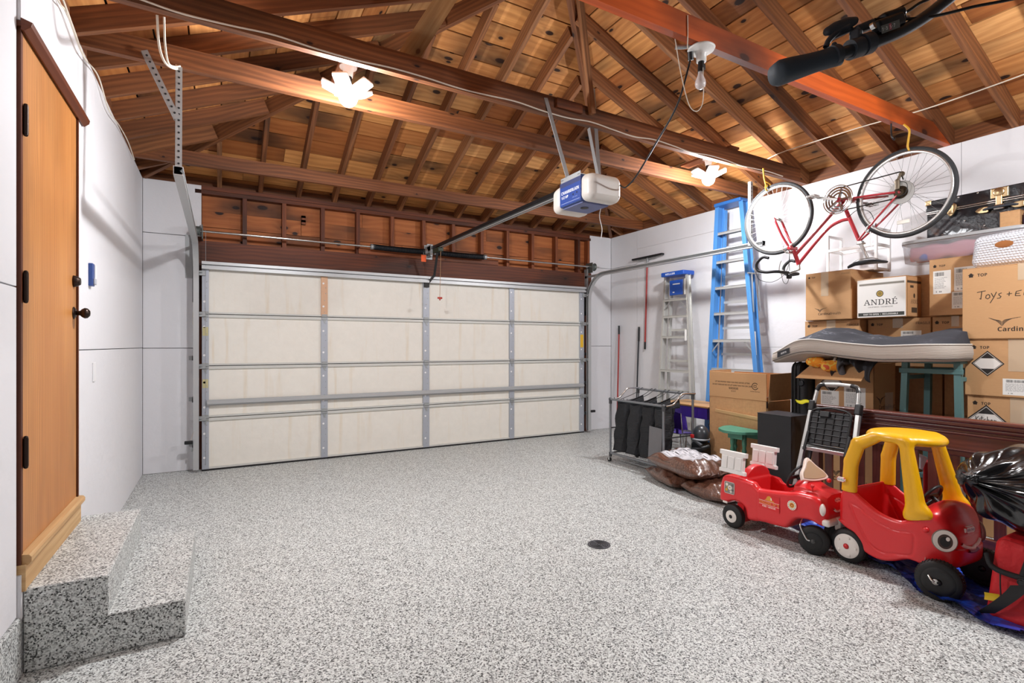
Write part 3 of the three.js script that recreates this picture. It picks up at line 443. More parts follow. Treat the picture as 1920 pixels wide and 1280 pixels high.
// --- cartons
const KRAFT = '#c79a6c', kraftTex = dataTex(256, 256, (u, v) => { const n = fbm(u, v, 30, 30, 3, 811) - .5, l = fbm(u, v, 2, 60, 2, 815) - .5; return [199 + 16 * n + 8 * l, 154 + 14 * n + 7 * l, 108 + 12 * n + 6 * l]; }, true, [2.5, 2.5]);
const kraftM = std(0xffffff, .8, { map: kraftTex }), kraftDark = std(0xc9a684, .85, { map: kraftTex }), tapeM = phys(0xe8d2b4, .25, { transparent: true, opacity: .5, clearcoat: .6 }), labelM = std(0xf2f1ee, .6);
function kraftBg(x, w, h) { x.fillStyle = KRAFT; x.fillRect(0, 0, w, h); for (let i = 0; i < 900; i++) { x.fillStyle = rnd() < .5 ? 'rgba(120,80,40,.07)' : 'rgba(255,230,200,.07)'; x.fillRect(R(0, w), R(0, h), R(2, 30), 1); } }
const pr = {
  top(x, px, py, s) { x.fillStyle = '#2a2019'; x.beginPath(); x.moveTo(px, py + s * .55); x.lineTo(px + s * .6, py); x.lineTo(px + s * 1.2, py + s * .55); x.lineTo(px + s * .98, py + s * .55); x.lineTo(px + s * .98, py + s); x.lineTo(px + s * .22, py + s); x.lineTo(px + s * .22, py + s * .55); x.fill(); x.font = `bold ${s * .95}px sans-serif`; x.fillText('TOP', px + s * 1.75, py + s * .95); },
  cardinal(x, px, py, s) { x.strokeStyle = '#33271d'; x.lineCap = 'round'; for (let k = 0; k < 5; k++) { x.lineWidth = s * .035; x.beginPath(); x.moveTo(px + s * .9, py - s * (.25 + k * .1) + s * .45); x.quadraticCurveTo(px + s * (.45 + k * .07), py - s * (.5 - k * .02), px - s * (.1 - k * .1), py - s * (.62 - k * .06)); x.stroke(); x.beginPath(); x.moveTo(px + s * .95, py - s * (.25 + k * .1) + s * .45); x.quadraticCurveTo(px + s * (1.3 - k * .05), py - s * (.55 - k * .02), px + s * (2.3 - k * .22), py - s * (.62 - k * .05)); x.stroke(); } x.fillStyle = '#33271d'; x.font = `bold ${s * .62}px sans-serif`; x.fillText('Cardinal', px + s * .55, py + s * .75); const w = x.measureText('Cardinal').width; x.font = `${s * .62}px sans-serif`; x.fillText('Health', px + s * .55 + w, py + s * .75); },
  label(x, px, py, w, h) { x.fillStyle = '#efeeea'; x.fillRect(px, py, w, h); x.fillStyle = '#3a3a3a'; for (let i = 0; i < 26; i++) { x.fillRect(px + w * .1 + i * w * .02, py + h * .07, w * (.004 + .01 * rnd()), h * .16); } for (let i = 0; i < 9; i++) { x.globalAlpha = .55; let q = px + w * .08; while (q < px + w * R(.5, .9)) { const l = w * R(.03, .12); x.fillRect(q, py + h * (.3 + i * .055), l, h * .018); q += l + w * .02; } x.globalAlpha = 1; } x.font = `bold ${h * .09}px sans-serif`; x.fillText('5   64', px + w * .15, py + h * .93); },
  diamond(x, cx, cy, r) { x.save(); x.translate(cx, cy); x.rotate(PI / 4); x.fillStyle = '#26221f'; x.fillRect(-r, -r, 2 * r, 2 * r); x.fillStyle = '#cfc8c0'; x.fillRect(-r * .9, -r * .9, 1.8 * r, 1.8 * r); x.fillStyle = '#2c2826'; x.fillRect(-r * .84, -r * .84, 1.68 * r, 1.68 * r); x.restore(); x.fillStyle = '#ece8e2'; x.beginPath(); const k = r * 1.15; x.moveTo(cx - k, cy); x.lineTo(cx - k * .5, cy - k * .5); x.lineTo(cx + k * .5, cy - k * .5); x.lineTo(cx + k, cy); x.lineTo(cx + k * .5, cy + k * .5); x.lineTo(cx - k * .5, cy + k * .5); x.fill(); },
};
// a carton whose printed face looks into the room (-x); z grows to the right of that face
function carton(label, x0, x1, y0, y1, z0, z1, draw, o = {}) {
  const t = thing('carton', label, 'cardboard box', [(x0 + x1) / 2, y0, (z0 + z1) / 2]);
  const m = o.mat ?? kraftM;
  wp(t, 'body', rb(x0, x1, y0, y1 - .004, z0 + .003, z1 - .003, .006), m);
  wp(t, 'lid_flap', [rb(x0 + .001, x1, y1 - .0045, y1, z0 + .002, (z0 + z1) / 2 - .002, .002, 1)], m); wp(t, 'lid_flap', [rb(x0 + .001, x1, y1 - .0045, y1, (z0 + z1) / 2 + .002, z1 - .002, .002, 1)], m);
  if (draw) {
    const w = z1 - z0, h = y1 - y0, px = o.px ?? 900; const tex = canvasTex(Math.round(w * px), Math.round(h * px), (x, cw, chh) => { if (!o.white) kraftBg(x, cw, chh); draw(x, cw, chh); });
    const g = new THREE.PlaneGeometry(w - .014, h - .014); g.rotateY(-PI / 2); g.translate(x0 - .0008, (y0 + y1) / 2 - .001, (z0 + z1) / 2);
    wp(t, 'printed_face', g, std(0xffffff, .75, { map: tex }));
  }
  for (const [a, b, c, d] of o.tape ?? []) wp(t, 'tape_strip', box(x0 - .0022, x0 - .0012, y0 + c * (y1 - y0), y0 + d * (y1 - y0), z0 + a * (z1 - z0), z0 + b * (z1 - z0)), tapeM);
  return t;
}
// big stack at the right edge of the picture
function scrawl(x, pts, lw) { x.strokeStyle = '#2b2118'; x.lineWidth = lw; x.lineCap = x.lineJoin = 'round'; for (const s of pts) { x.beginPath(); s.forEach((p, i) => i ? x.lineTo(p[0], p[1]) : x.moveTo(p[0], p[1])); x.stroke(); } }
const TX0 = 5.2, TX1 = 5.72;
carton('large brown carton with TOYS scrawled in black marker, topmost of the right stack', TX0, TX1, 1.343, 1.832, 4.735, 5.36, (x, w, h) => {
  pr.top(x, w * .045, h * .055, h * .062); pr.cardinal(x, w * .24, h * .80, h * .14);
  const S = w * .2, ox = w * .13, oy = h * .33;
  scrawl(x, [[[0, .05], [.45, -.03]], [[.25, 0], [.2, .55], [.14, .5]], [[.62, .25], [.5, .3], [.47, .48], [.58, .56], [.7, .45], [.68, .3], [.6, .24]], [[.78, .18], [.88, .42]], [[1.05, .12], [.9, .5], [.72, .85]], [[1.32, .2], [1.18, .26], [1.2, .36], [1.3, .44], [1.24, .55], [1.1, .56]], [[1.62, .3], [1.86, .28]], [[1.74, .17], [1.72, .42]],
    [[2.35, .1], [2.1, .16], [2.06, .3], [2.25, .3]], [[2.06, .3], [2.05, .45], [2.3, .46]], [[2.7, .22], [2.5, .26], [2.48, .42], [2.62, .44], [2.72, .24], [2.75, .46]], [[3.1, .2], [2.95, .24], [2.97, .32], [3.08, .38], [3.0, .47], [2.88, .46]], [[3.35, .02], [3.3, .46]], [[3.2, .16], [3.5, .14]]].map(s => s.map(p => [ox + p[0] * S * .78, oy + p[1] * S * .78])), w * .0075);
}, { tape: [[.47, .62, .78, 1], [.55, .72, .02, .32]] });
carton('brown carton bearing an empty black-cornered diamond, second from top of the right stack', TX0 + .01, TX1, .957, 1.342, 4.745, 5.36, (x, w, h) => { pr.top(x, w * .05, h * .08, h * .075); pr.diamond(x, w * .2, h * .42, h * .165); pr.label(x, w * .33, h * .68, w * .3, h * .29); pr.label(x, w * .82, h * .05, w * .3, h * .3); }, { tape: [[.38, .52, .45, 1]] });
carton('brown carton with KITCHEN scrawled in its diamond, just above the cherry headboard rail', TX0 + .02, TX1, .572, .956, 4.755, 5.36, (x, w, h) => { pr.top(x, w * .04, h * .07, h * .075); pr.diamond(x, w * .17, h * .42, h * .2); const S = w * .05, ox = w * .075, oy = h * .37; scrawl(x, [[[0, -.1], [.05, 1]], [[.5, -.1], [.05, .5], [.5, .95]], [[.75, .3], [.78, .9]], [[1.1, -.2], [1.05, .9]], [[.9, .2], [1.35, .15]], [[1.8, .35], [1.5, .5], [1.5, .85], [1.85, .8]], [[2.1, -.2], [2.1, .9], [2.15, .5], [2.4, .5], [2.45, .9]], [[2.7, .65], [3.0, .6], [2.9, .4], [2.7, .5], [2.75, .85], [3.05, .8]], [[3.3, .45], [3.3, .9], [3.4, .5], [3.65, .55], [3.7, .9]]].map(s => s.map(p => [ox + p[0] * S, oy + p[1] * S])), w * .006); pr.label(x, w * .47, h * .12, w * .3, h * .7); }, { tape: [[.38, .5, .3, 1]] });
carton('plain brown carton at the base of the right stack behind the headboard slats', TX0 + .03, TX1, 0, .571, 4.77, 5.36, (x, w, h) => { pr.top(x, w * .05, h * .06, h * .06); pr.cardinal(x, w * .2, h * .7, h * .12); });
// rear columns
const zc = [[3.475, 3.958], [3.965, 4.425], [4.432, 4.73]];
const rowY = [0, .372, .75, 1.128, 1.524];
const pos3 = ['behind the open carton', 'behind the teal stool', 'beside the right stack'], row4 = ['bottom row', 'second row up', 'third row up', 'row behind the dog bed'];
for (let c = 0; c < 3; c++) for (let r = 0; r < 4; r++) {
  const x0 = c > 0 && r < 3 ? 5.72 : [5.43, 5.53, 5.52][c];
  carton(`brown carton in the ${row4[r]}, ${pos3[c]}`, x0, 5.98, rowY[r], rowY[r + 1] - .001, zc[c][0], zc[c][1], r < 1 || (c > 0 && r < 3) ? null : (x, w, h) => { pr.top(x, w * .04, h * .06, h * .07); if (r === 3 || c === 1) { x.font = `${h * .07}px sans-serif`; x.fillText('FRAGILE', w * .78, h * .12); } pr.cardinal(x, w * .2, h * .75, h * .12); pr.label(x, w * .55, h * .25, w * .32, h * .3); }, { tape: [[.42, .58, .8, 1]], px: 500 });
}
carton('square brown carton with a folded top, left of the white wine box', 5.4, 5.93, 1.527, 1.957, 3.50, 3.905, (x, w, h) => { pr.top(x, w * .05, h * .05, h * .045); x.font = `${h * .045}px sans-serif`; x.fillStyle = 'rgba(60,40,25,.6)'; x.fillText('FRAGILE', w * .8, h * .07); pr.cardinal(x, w * .22, h * .82, h * .11); }, { tape: [[.36, .52, .5, 1]] });
const andre = carton('white printed wine box with a round gold seal above the dog bed', 5.38, 5.612, 1.527, 1.853, 3.955, 4.325, (x, w, h) => {
  x.fillStyle = '#f1efeb'; x.fillRect(0, 0, w, h); x.fillStyle = '#a9a49a'; x.fillRect(w * .04, h * .1, w * .93, h * .06); x.fillStyle = '#77726a'; x.fillRect(w * .04, h * .12, w * .93, h * .02);
  x.fillStyle = '#33312e'; x.beginPath(); x.arc(w * .48, h * .39, h * .085, 0, 7); x.fill(); x.fillStyle = '#b99b4c'; x.beginPath(); x.arc(w * .48, h * .39, h * .07, 0, 7); x.fill(); x.fillStyle = '#8f7a3c'; x.beginPath(); x.arc(w * .48, h * .39, h * .045, 0, 7); x.fill();
  x.fillStyle = '#2a2826'; x.font = `${h * .2}px serif`; x.textAlign = 'center'; x.save(); x.translate(w * .49, h * .68); x.scale(1.15, 1); x.fillText('ANDRÉ', 0, 0); x.restore(); x.font = `${h * .045}px serif`; x.fillText('CALIFORNIA  CHAMPAGNE', w * .49, h * .75); x.fillStyle = '#3b3d3a'; x.fillRect(w * .02, h * .88, w * .95, h * .09); x.fillStyle = '#f1efeb'; x.font = `bold ${h * .055}px sans-serif`; x.fillText('EASY TO OPEN  •  RECLOSEABLE', w * .49, h * .945);
}, { white: true });
{ const tex = canvasTex(300, 330, (x, w, h) => { kraftBg(x, w, h); x.fillStyle = '#4a3b2b'; x.fillRect(0, h * .1, w, h * .06); x.textAlign = 'center'; x.beginPath(); x.arc(w * .5, h * .48, h * .06, 0, 7); x.fill(); x.font = `${h * .14}px serif`; x.fillText('ANDRÉ', w * .5, h * .68); x.fillRect(w * .3, h * .78, w * .4, h * .13); x.fillRect(w * .2, h * .22, w * .25, h * .06); }); const g = new THREE.PlaneGeometry(.22, .312); g.translate(5.496, 1.689, 4.3252); wp(andre, 'printed_side', g, std(0xffffff, .75, { map: tex })); }
carton('small brown carton tucked behind the white wine box', 5.62, 5.97, 1.527, 1.868, 4.02, 4.432, null);
carton('brown carton with three white shipping labels, under the clear plastic bin', 5.45, 5.74, 1.527, 1.958, 4.44, 4.732, (x, w, h) => { pr.top(x, w * .07, h * .08, h * .055); pr.label(x, w * .08, h * .2, w * .4, h * .42); pr.label(x, w * .55, h * .17, w * .45, h * .42); pr.label(x, w * .5, h * .6, w * .42, h * .3); });
carton('brown carton against the wall, holding up the black trunk', 5.76, 6.0, 1.528, 2.0, 4.44, 5.4, null);
carton('plain brown carton on the floor behind the tall right stack', 5.735, 6.0, 0, .76, 4.75, 5.4, null); carton('plain brown carton behind the tall right stack, second from the floor', 5.735, 6.0, .761, 1.526, 4.75, 5.4, null);
// open carton with flaps, full of clothes
const oc = thing('open_carton', 'open brown carton with a drooping front flap and clothes spilling out', 'cardboard box', [5.3, .6, 4.0]);
{ const x0 = 5.1, x1 = 5.424, z0 = 3.765, z1 = 4.225, y0 = .60, y1 = 1.165, th = .006;
  wp(oc, 'body', [rb(x0, x0 + th, y0, y1, z0, z1, .002, 1), rb(x1 - th, x1, y0, y1, z0, z1, .002, 1), rb(x0, x1, y0, y1, z0, z0 + th, .002, 1), rb(x0, x1, y0, y1, z1 - th, z1, .002, 1), rb(x0, x1, y0, y0 + th, z0, z1, .002, 1)], kraftM);
  const tex = canvasTex(420, 500, (x, w, h) => { kraftBg(x, w, h); pr.diamond(x, w * .3, h * .3, h * .12); pr.label(x, w * .1, h * .42, w * .33, h * .26); pr.label(x, w * .52, h * .35, w * .36, h * .3); }); const g = new THREE.PlaneGeometry(.448, .55); g.rotateY(-PI / 2); g.translate(x0 - .0008, .882, (z0 + z1) / 2); wp(oc, 'printed_face', g, std(0xffffff, .75, { map: tex }));
  const tex2 = canvasTex(400, 560, (x, w, h) => { kraftBg(x, w, h); pr.cardinal(x, w * .1, h * .55, h * .14); x.fillStyle = 'rgba(220,220,225,.5)'; x.fillRect(w * .5, h * .42, w * .4, h * .32); }); const g2 = new THREE.PlaneGeometry(.312, .55); g2.translate((x0 + x1) / 2, .882, z1 + .0008); wp(oc, 'printed_side', g2, std(0xffffff, .75, { map: tex2 }));
  const flap = (a, b, c, d) => { const pts = [a, b, c, d].map(p => V(...p)); const n = pts[1].clone().sub(pts[0]).cross(pts[3].clone().sub(pts[0])).normalize().multiplyScalar(.005); const P = pts.map(p => p.toArray()), Q = pts.map(p => p.clone().add(n).toArray()); return toCreasedNormals(loft([P, Q]), .3); };
  wp(oc, 'front_flap', flap([x0, y1, z0], [x0, y1, z1], [x0 - .19, y1 - .135, z1 + .0], [x0 - .19, y1 - .135, z0 - .05]), kraftM);
  wp(oc, 'side_flap', flap([x0, y1, z1], [x1, y1, z1], [x1, y1 + .02, z1 + .15], [x0, y1 + .005, z1 + .12]), kraftM);
  carton('brown carton under the open one, behind the headboard', 5.12, 5.42, 0, .599, 3.77, 4.22, (x, w, h) => { pr.top(x, w * .05, h * .05, h * .05); pr.cardinal(x, w * .2, h * .6, h * .12); });
}
{ const cl = thing('plush_toy', 'orange and yellow patchwork plush spilling over the open carton flap', 'plush toy', [5.06, 1.13, 3.9]);
  const f = (cx, cy, cz, r, s) => blob((x, y, z) => smin(r - Math.hypot(x - cx, (y - cy) * 1.35, (z - cz) * .9) + .012 * Math.sin(40 * x + s) * Math.sin(38 * z), .9, .02), [cx, cy, cz], [r * 1.4, r * 1.2, r * 1.4], 30);
  const tx = dataTex(128, 128, (u, v) => { const n = fbm(u, v, 5, 5, 3, 951); return n > .56 ? [240, 150, 40] : n > .45 ? [236, 200, 90] : [214, 90, 60]; });
  const ms = std(0xffffff, .9, { map: tx }); for (const [n, a] of [['ear', [5.0, 1.165, 3.84, .062, 1]], ['head', [5.0, 1.135, 3.955, .065, 2]]]) { let g = f(...a); g = metreUV(g.toNonIndexed(), 'z'); const q = g.attributes.uv; for (let i = 0; i < q.count; i++) q.setXY(i, q.getX(i) * 5, q.getY(i) * 5); wp(cl, n, g, ms); }
  const ct = thing('dark_jacket', 'crumpled dark grey jacket hanging out of the open carton', 'jacket', [5.05, 1.06, 4.1]);
  const g = sheet((u, v) => { const a = (u - .5) * .34; const fold = .022 * Math.sin(u * 19 + 2 * v) * (0.4 + v) + .012 * Math.sin(u * 41 - v * 5); const droop = v * (.10 + .07 * Math.sin(u * 7 + 1)); return [5.12 - .12 * Math.sin(v * PI * .6) - fold - .02, 1.205 - droop + .015 * Math.sin(u * 23), 4.09 + a * (1 - .45 * v * (1 - u))]; }, 60, 26);
  const back = g.clone(); back.translate(.006, -.006, 0); wp(ct, 'body', [g, back], std(0x3c3d42, .85)); wp(ct, 'sleeve', tube([[5.06, 1.20, 4.0], [4.99, 1.14, 4.03], [4.985, 1.07, 4.06], [5.0, 1.045, 4.075]], .026, 30, 10), std(0x55565c, .85)); wp(ct, 'lining', tube([[5.08, 1.205, 3.97], [5.0, 1.19, 3.985], [5.0, 1.15, 3.99]], .01, 14, 8), std(0xd8d2c6, .8));
}

// --- grey dog bed
{ const t = thing('dog_bed', 'long grey pet bed with pale piping sagging over the open carton and stool', 'pet bed', [5.1, 1.2, 4.15]);
  const z0 = 3.44, z1 = 4.80, x0 = 4.88, x1 = 5.42;
  const base = z => 1.188 + .055 * Math.exp(-(((z - 3.85) / .3) ** 2)) - .045 * sstep(3.8, 3.44, z) + .012 * sstep(4.3, 4.7, z), thick = z => .10 + .045 * sstep(3.5, 3.75, z);
  const plan = (u, k) => { const q = 5; const c = Math.cos(u), s = Math.sin(u); return [(x0 + x1) / 2 + (x1 - x0) / 2 * Math.sign(c) * Math.abs(c) ** (2 / q) * k, (z0 + z1) / 2 + (z1 - z0) / 2 * Math.sign(s) * Math.abs(s) ** (2 / q) * k]; };
  const N = 120, ring = (k, f) => Array.from({ length: N }, (_, i) => { const p = plan(i / N * 2 * PI, k); return [p[0], f(p[0], p[1]), p[1]]; });
  const topY = (x, z) => base(z) + thick(z) * .72 + .05 * sstep(x0, x0 + .3, x) + .05 * Math.exp(-(((z - 3.85) / .16) ** 2)) * sstep(x0, x1, x) + .075 * sstep(4.35, 4.72, z) * sstep(x0, x1, x) + .006 * Math.sin(z * 31 + x * 9) + .004 * Math.sin(x * 60 - z * 13);
  const side = loft([ring(.90, (x, z) => base(z) - .012), ring(.965, (x, z) => base(z) - .008), ring(.99, (x, z) => base(z) + .01), ring(1.0, (x, z) => base(z) + thick(z) * .3), ring(.995, (x, z) => base(z) + thick(z) * .6), ring(.975, (x, z) => base(z) + thick(z) * .73)], true, false);
  wp(t, 'bolster_side', side, std(0xb6aca2, .92, { bumpMap: withRep(noiseTex, 6, 6), bumpScale: .002 }));
  const fur = dataTex(512, 256, (u, v) => { const n = fbm(u, v, 12, 8, 5, 961), h = fbm(u, v, 70, 60, 2, 965), w = sstep(.52, .75, n) * sstep(.45, .8, h); return [50 + 22 * (n - .5) + 70 * w, 52 + 22 * (n - .5) + 70 * w, 60 + 22 * (n - .5) + 70 * w]; });
  const topG = loft([ring(.975, (x, z) => base(z) + thick(z) * .735), ring(.95, (x, z) => topY(x, z) - .006), ...[.9, .8, .68, .55, .42, .3, .18, .06].map(k => ring(k, (x, z) => topY(x, z) + .02 * (1 - k * k)))], false, true);
  { const p = topG.attributes.position, q = topG.attributes.uv; for (let i = 0; i < p.count; i++) q.setXY(i, (p.getZ(i) - z0) / 1.4, (p.getX(i) - x0) / .7); }
  wp(t, 'top_cover', topG, std(0xffffff, .85, { map: fur }));
  wp(t, 'piping', tube(Array.from({ length: 90 }, (_, i) => { const p = plan(i / 90 * 2 * PI, .982); return [p[0], base(p[1]) + thick(p[1]) * .735, p[1]]; }), .006, 180, 6, true), std(0xd8d4cd, .8));
  wp(t, 'seam', tube(Array.from({ length: 90 }, (_, i) => { const p = plan(i / 90 * 2 * PI, .993); return [p[0], base(p[1]) + .008, p[1]]; }), .003, 180, 5, true), std(0x56504b, .9));
  const lt = canvasTex(256, 96, (x, w, h) => { x.fillStyle = '#2d2e32'; x.fillRect(0, 0, w, h); x.strokeStyle = '#77787c'; x.lineWidth = 3; x.strokeRect(6, 6, w - 12, h - 12); x.fillStyle = '#e8e8e8'; x.font = 'bold 40px sans-serif'; x.textAlign = 'center'; x.fillText('SERTA', w / 2 + 8, 64); });
  const lg = sheet((u, v) => { const z = mix(3.555, 3.68, u), q = Math.abs((z - (z0 + z1) / 2) / ((z1 - z0) / 2)); return [(x0 + x1) / 2 - (x1 - x0) / 2 * Math.pow(1 - q ** 5, .2) - .005, base(z) + mix(.018, .068, v), z]; }, 12, 2); wp(t, 'badge', lg, std(0xffffff, .6, { map: lt }));
}
// --- teal stool
{ const t = thing('teal_stool', 'tall teal painted wooden stool standing under the dog bed', 'stool', [5.25, 0, 4.6]); const m = std(0x557b7b, .55);
  const L = [[5.1, 4.44], [5.1, 4.752], [5.4, 4.46], [5.4, 4.735]];
  L.forEach(([x, z], i) => wp(t, 'leg', beam([x + (x < 5.2 ? -.03 : .03), 0, z + (i % 2 ? .03 : -.03)], [x, 1.18, z], .04, .036, V(1, 0, 0)), m));
  wp(t, 'seat', rb(5.09, 5.42, 1.172, 1.19, 4.43, 4.765, .006), m);
  for (const y of [1.10, .35]) { wp(t, 'stretcher', rb(5.075, 5.097, y, y + .035, 4.405, 4.785, .004), m); wp(t, 'stretcher', rb(5.40, 5.42, y, y + .035, 4.43, 4.765, .004), m); for (const z of [4.43, 4.75]) wp(t, 'stretcher', rb(5.1, 5.4, y - .05, y - .02, z - .01, z + .01, .004), m); }
}
// --- cherry headboard
{ const t = thing('headboard', 'long cherry wood bed headboard with vertical slats behind the toy cars', 'headboard', [4.77, 0, 4.65]); const m = phys(0xffffff, .35, { map: cherryTex, clearcoat: .4, clearcoatRoughness: .3 }); const z0 = 3.955, z1 = 5.42;
  wp(t, 'top_rail', [rb(4.735, 4.81, .815, .84, z0 - .02, z1, .01, 3), rb(4.745, 4.80, .79, .816, z0 - .01, z1, .006)], m); wp(t, 'molding', [rb(4.748, 4.79, .765, .791, z0, z1, .012, 3), rb(4.752, 4.79, .735, .752, z0, z1, .007, 3)], m);
  wp(t, 'panel', rb(4.762, 4.785, .63, .77, z0, z1, .003), m); wp(t, 'lower_rail', [rb(4.752, 4.79, .60, .64, z0, z1, .006), rb(4.745, 4.792, .632, .645, z0, z1, .005)], m);
  for (let z = z0 + .085; z < z1 - .05; z += .112) wp(t, 'slat', rb(4.763, 4.78, .11, .61, z, z + .058, .003), m);
  wp(t, 'bottom_rail', rb(4.752, 4.79, .06, .12, z0, z1, .006), m); for (const z of [z0, z1 - .06]) wp(t, 'post', rb(4.742, 4.80, 0, .79, z - .005, z + .055, .006), m);
}
{ const t = thing('red_folder', 'red folded bag with a white paper tag standing behind the headboard slats', 'bag', [4.95, 0, 4.8]); wp(t, 'body', rb(4.86, 4.95, .1 - .1, .52, 4.64, 4.70, .02), std(0xb81f1f, .5)); wp(t, 'paper_tag', [beam([4.85, .47, 4.60], [4.85, .56, 4.63], .10, .001, V(1, 0, 0))], labelM); }
solo('paper_sheet', 'loose white paper sheet leaning behind the headboard slats', 'paper', [beam([4.83, .0, 4.76], [4.85, .52, 4.86], .001, .11, V(0, 0, 1))], labelM);

// --- suitcase
{ carton('brown carton under the upright black suitcase', 5.03, 5.40, 0, .40, 3.46, 3.74, null);
  const t = thing('suitcase', 'black upright fabric suitcase between the tall carton and the open carton', 'suitcase', [5.1, .40, 3.69]); const m = std(0x1b1c1f, .6, { bumpMap: withRep(grainTex, 4, 4), bumpScale: .001 });
  wp(t, 'body', rb(5.0, 5.40, .402, 1.155, 3.595, 3.71, .06, 6), m); wp(t, 'front_pocket', rb(4.99, 5.30, .46, 1.09, 3.68, 3.755, .035, 4), m); wp(t, 'zip_rib', [.02, .05, .085].map(d => { const y0 = .43, y1 = 1.13, x = 4.996 - .001 * d; return tube([[x + .05, y0, 3.61 + d], [x, y0 + .04, 3.61 + d], [x - .002, .8, 3.61 + d], [x, y1 - .04, 3.61 + d], [x + .05, y1 + .024, 3.61 + d]], .006, 40, 6); }), std(0x0c0c0e, .4));
  wp(t, 'emblem', at(lathe([[0, .006], [.02, .005], [.026, 0], [0, 0]], 24, 'x'), 4.985, .98, 3.715, 0, PI), std(0x2a2b2e, .3, { metalness: .4 })); wp(t, 'handle', tube([[5.05, 1.15, 3.67], [5.06, 1.185, 3.67], [5.2, 1.19, 3.67], [5.21, 1.15, 3.67]], .012, 24, 8), blackMatte);
}
// --- tall open carton
{ const t = thing('open_carton', 'tall open brown carton with its flaps up, printed with a recycling mark', 'cardboard box', [5.2, 0, 3.07]);
  const x0 = 5.0, x1 = 5.36, z0 = 2.755, z1 = 3.385, y1 = .79; const th = .006, m = kraftM;
  wp(t, 'body', [rb(x0, x0 + th, 0, y1, z0, z1, .002, 1), rb(x1 - th, x1, 0, y1, z0, z1, .002, 1), rb(x0, x1, 0, y1, z0, z0 + th, .002, 1), rb(x0, x1, 0, y1, z1 - th, z1, .002, 1), rb(x0, x1, 0, th, z0, z1, .002, 1)], m);
  const tex = canvasTex(640, 260, (x, w, h) => { kraftBg(x, w, h); x.fillStyle = '#3a2a1c'; x.font = 'bold 21px sans-serif'; x.textAlign = 'center'; x.fillText('LIFT BOX-PROPERLY BEND YOUR KNEES BEFORE LIFTING', w * .42, 108, 400); x.fillText('DO NOT OVERLOAD BOX OR LIFT MORE THAN YOU CAN CARRY', w * .42, 138, 460); x.font = 'bold 30px sans-serif'; x.fillText('WARDROBE', w * .45, 172, 110); x.font = 'bold 18px sans-serif'; x.fillText('32 ECT', w * .45, 196); x.strokeStyle = '#3a2a1c'; x.lineWidth = 7; x.beginPath(); x.arc(w * .82, 125, 32, .4, 5.6); x.stroke(); x.lineWidth = 5; x.strokeRect(w * .82 - 13, 115, 26, 20); x.font = 'bold 13px sans-serif'; x.fillText('PLEASE RECYCLE', w * .82, 182); });
  const fp = wp(t, 'front_flap', rb(x0 - .001, x0 + .005, y1 + .002, 1.04, z0, z1, .002, 1), m); const g = new THREE.PlaneGeometry(.626, .245); g.rotateY(-PI / 2); g.translate(x0 - .0018, 1.04 - .124, (z0 + z1) / 2); wp(fp, 'printed_face', g, std(0xffffff, .8, { map: tex }));
  wp(t, 'side_flap', beam([x0 + .02, y1 + .125, z1 + .012], [x1 + .05, y1 + .135, z1 + .04], .006, .25, V(0, 1, .1)), m); wp(t, 'rear_flap', beam([x1, y1 + .12, z0], [x1, y1 + .125, z1], .006, .24, V(.2, 1, 0)), kraftDark); wp(t, 'side_flap', beam([x0 + .02, y1 + .13, z0 - .004], [x1, y1 + .13, z0 - .02], .006, .26, V(0, 1, -.05)), m);
  wp(t, 'corner_tape', rb(x0 + .0, x0 + .02, y1 - .06, y1, z1 - .002, z1 + .002, .0005, 1), std(0x3a2a20, .6));
}
// --- black cabinet
{ const t = thing('speaker_cabinet', 'plain black laminate cabinet with a dusty top beside the folding step stool', 'cabinet', [4.9, 0, 3.64]); wp(t, 'body', rb(4.73, 5.0, .02, .718, 3.485, 3.79, .004), std(0x1f1f22, .32)); wp(t, 'top_panel', rb(4.727, 5.003, .7185, .722, 3.482, 3.793, .0015, 1), std(0x3c3c40, .35)); for (const [x, z] of [[4.76, 3.51], [4.76, 3.76], [4.97, 3.51], [4.97, 3.76]]) wp(t, 'foot', rod([x, 0, z], [x, .022, z], .015, 12), blackP); }
// --- green demilune table
{ const t = thing('green_table', 'small green half-round side table with turned legs and a worn edge', 'side table', [4.78, 0, 3.24]); const m = std(0x4c8b74, .5), wm = std(0xb9c4b4, .7);
  const P = []; for (let i = 0; i <= 60; i++) { const a = PI * i / 60; const r = .185 + .007 * Math.abs(Math.sin(a * 5)); P.push([Math.cos(a) * r * 1.15, Math.sin(a) * r * 1.5]); }
  const top = at(extr(poly(P), .018, .004), 0, 0, 0, PI / 2); // lies flat: shape y -> +z
  const y = .525, cx = 4.97, cz = 3.22; const tt = at(top, 0, 0, 0, 0, -PI / 2 - .12, 0); tt.translate(cx, y, cz); wp(t, 'top', tt, m); const edge = at(extr(poly(P.map(p => [p[0] * 1.005, p[1] * 1.005])), .002, .001), 0, 0, 0, PI / 2); const e2 = at(edge, 0, 0, 0, 0, -PI / 2 - .12, 0); e2.translate(cx, y + .0005, cz); wp(t, 'worn_edge', e2, m);
  wp(t, 'apron', beam([cx - .02, y - .05, cz - .13], [cx - .02, y - .05, cz + .15], .02, .06), m); wp(t, 'apron', beam([cx - .20, y - .048, cz - .06], [cx - .20, y - .048, cz + .09], .016, .05), m);
  const lp_ = [[.014, 0], [.012, .02], [.017, .05], [.012, .07], [.014, .2], [.02, .28], [.012, .31], [.022, .34], [.014, .37], [.02, .40], [.02, .49]];
  for (const [x, z] of [[4.955, 3.09], [4.955, 3.36], [4.82, 3.165], [4.82, 3.29]]) wp(t, 'leg', at(lathe(lp_, 18), x, 0, z), m);
}
solo('wood_strip', 'pale raw wood strip leaning on the tall open carton above the green table', 'wood strip', beam([4.985, .655, 2.84], [4.985, .625, 3.36], .014, .028), firPale);
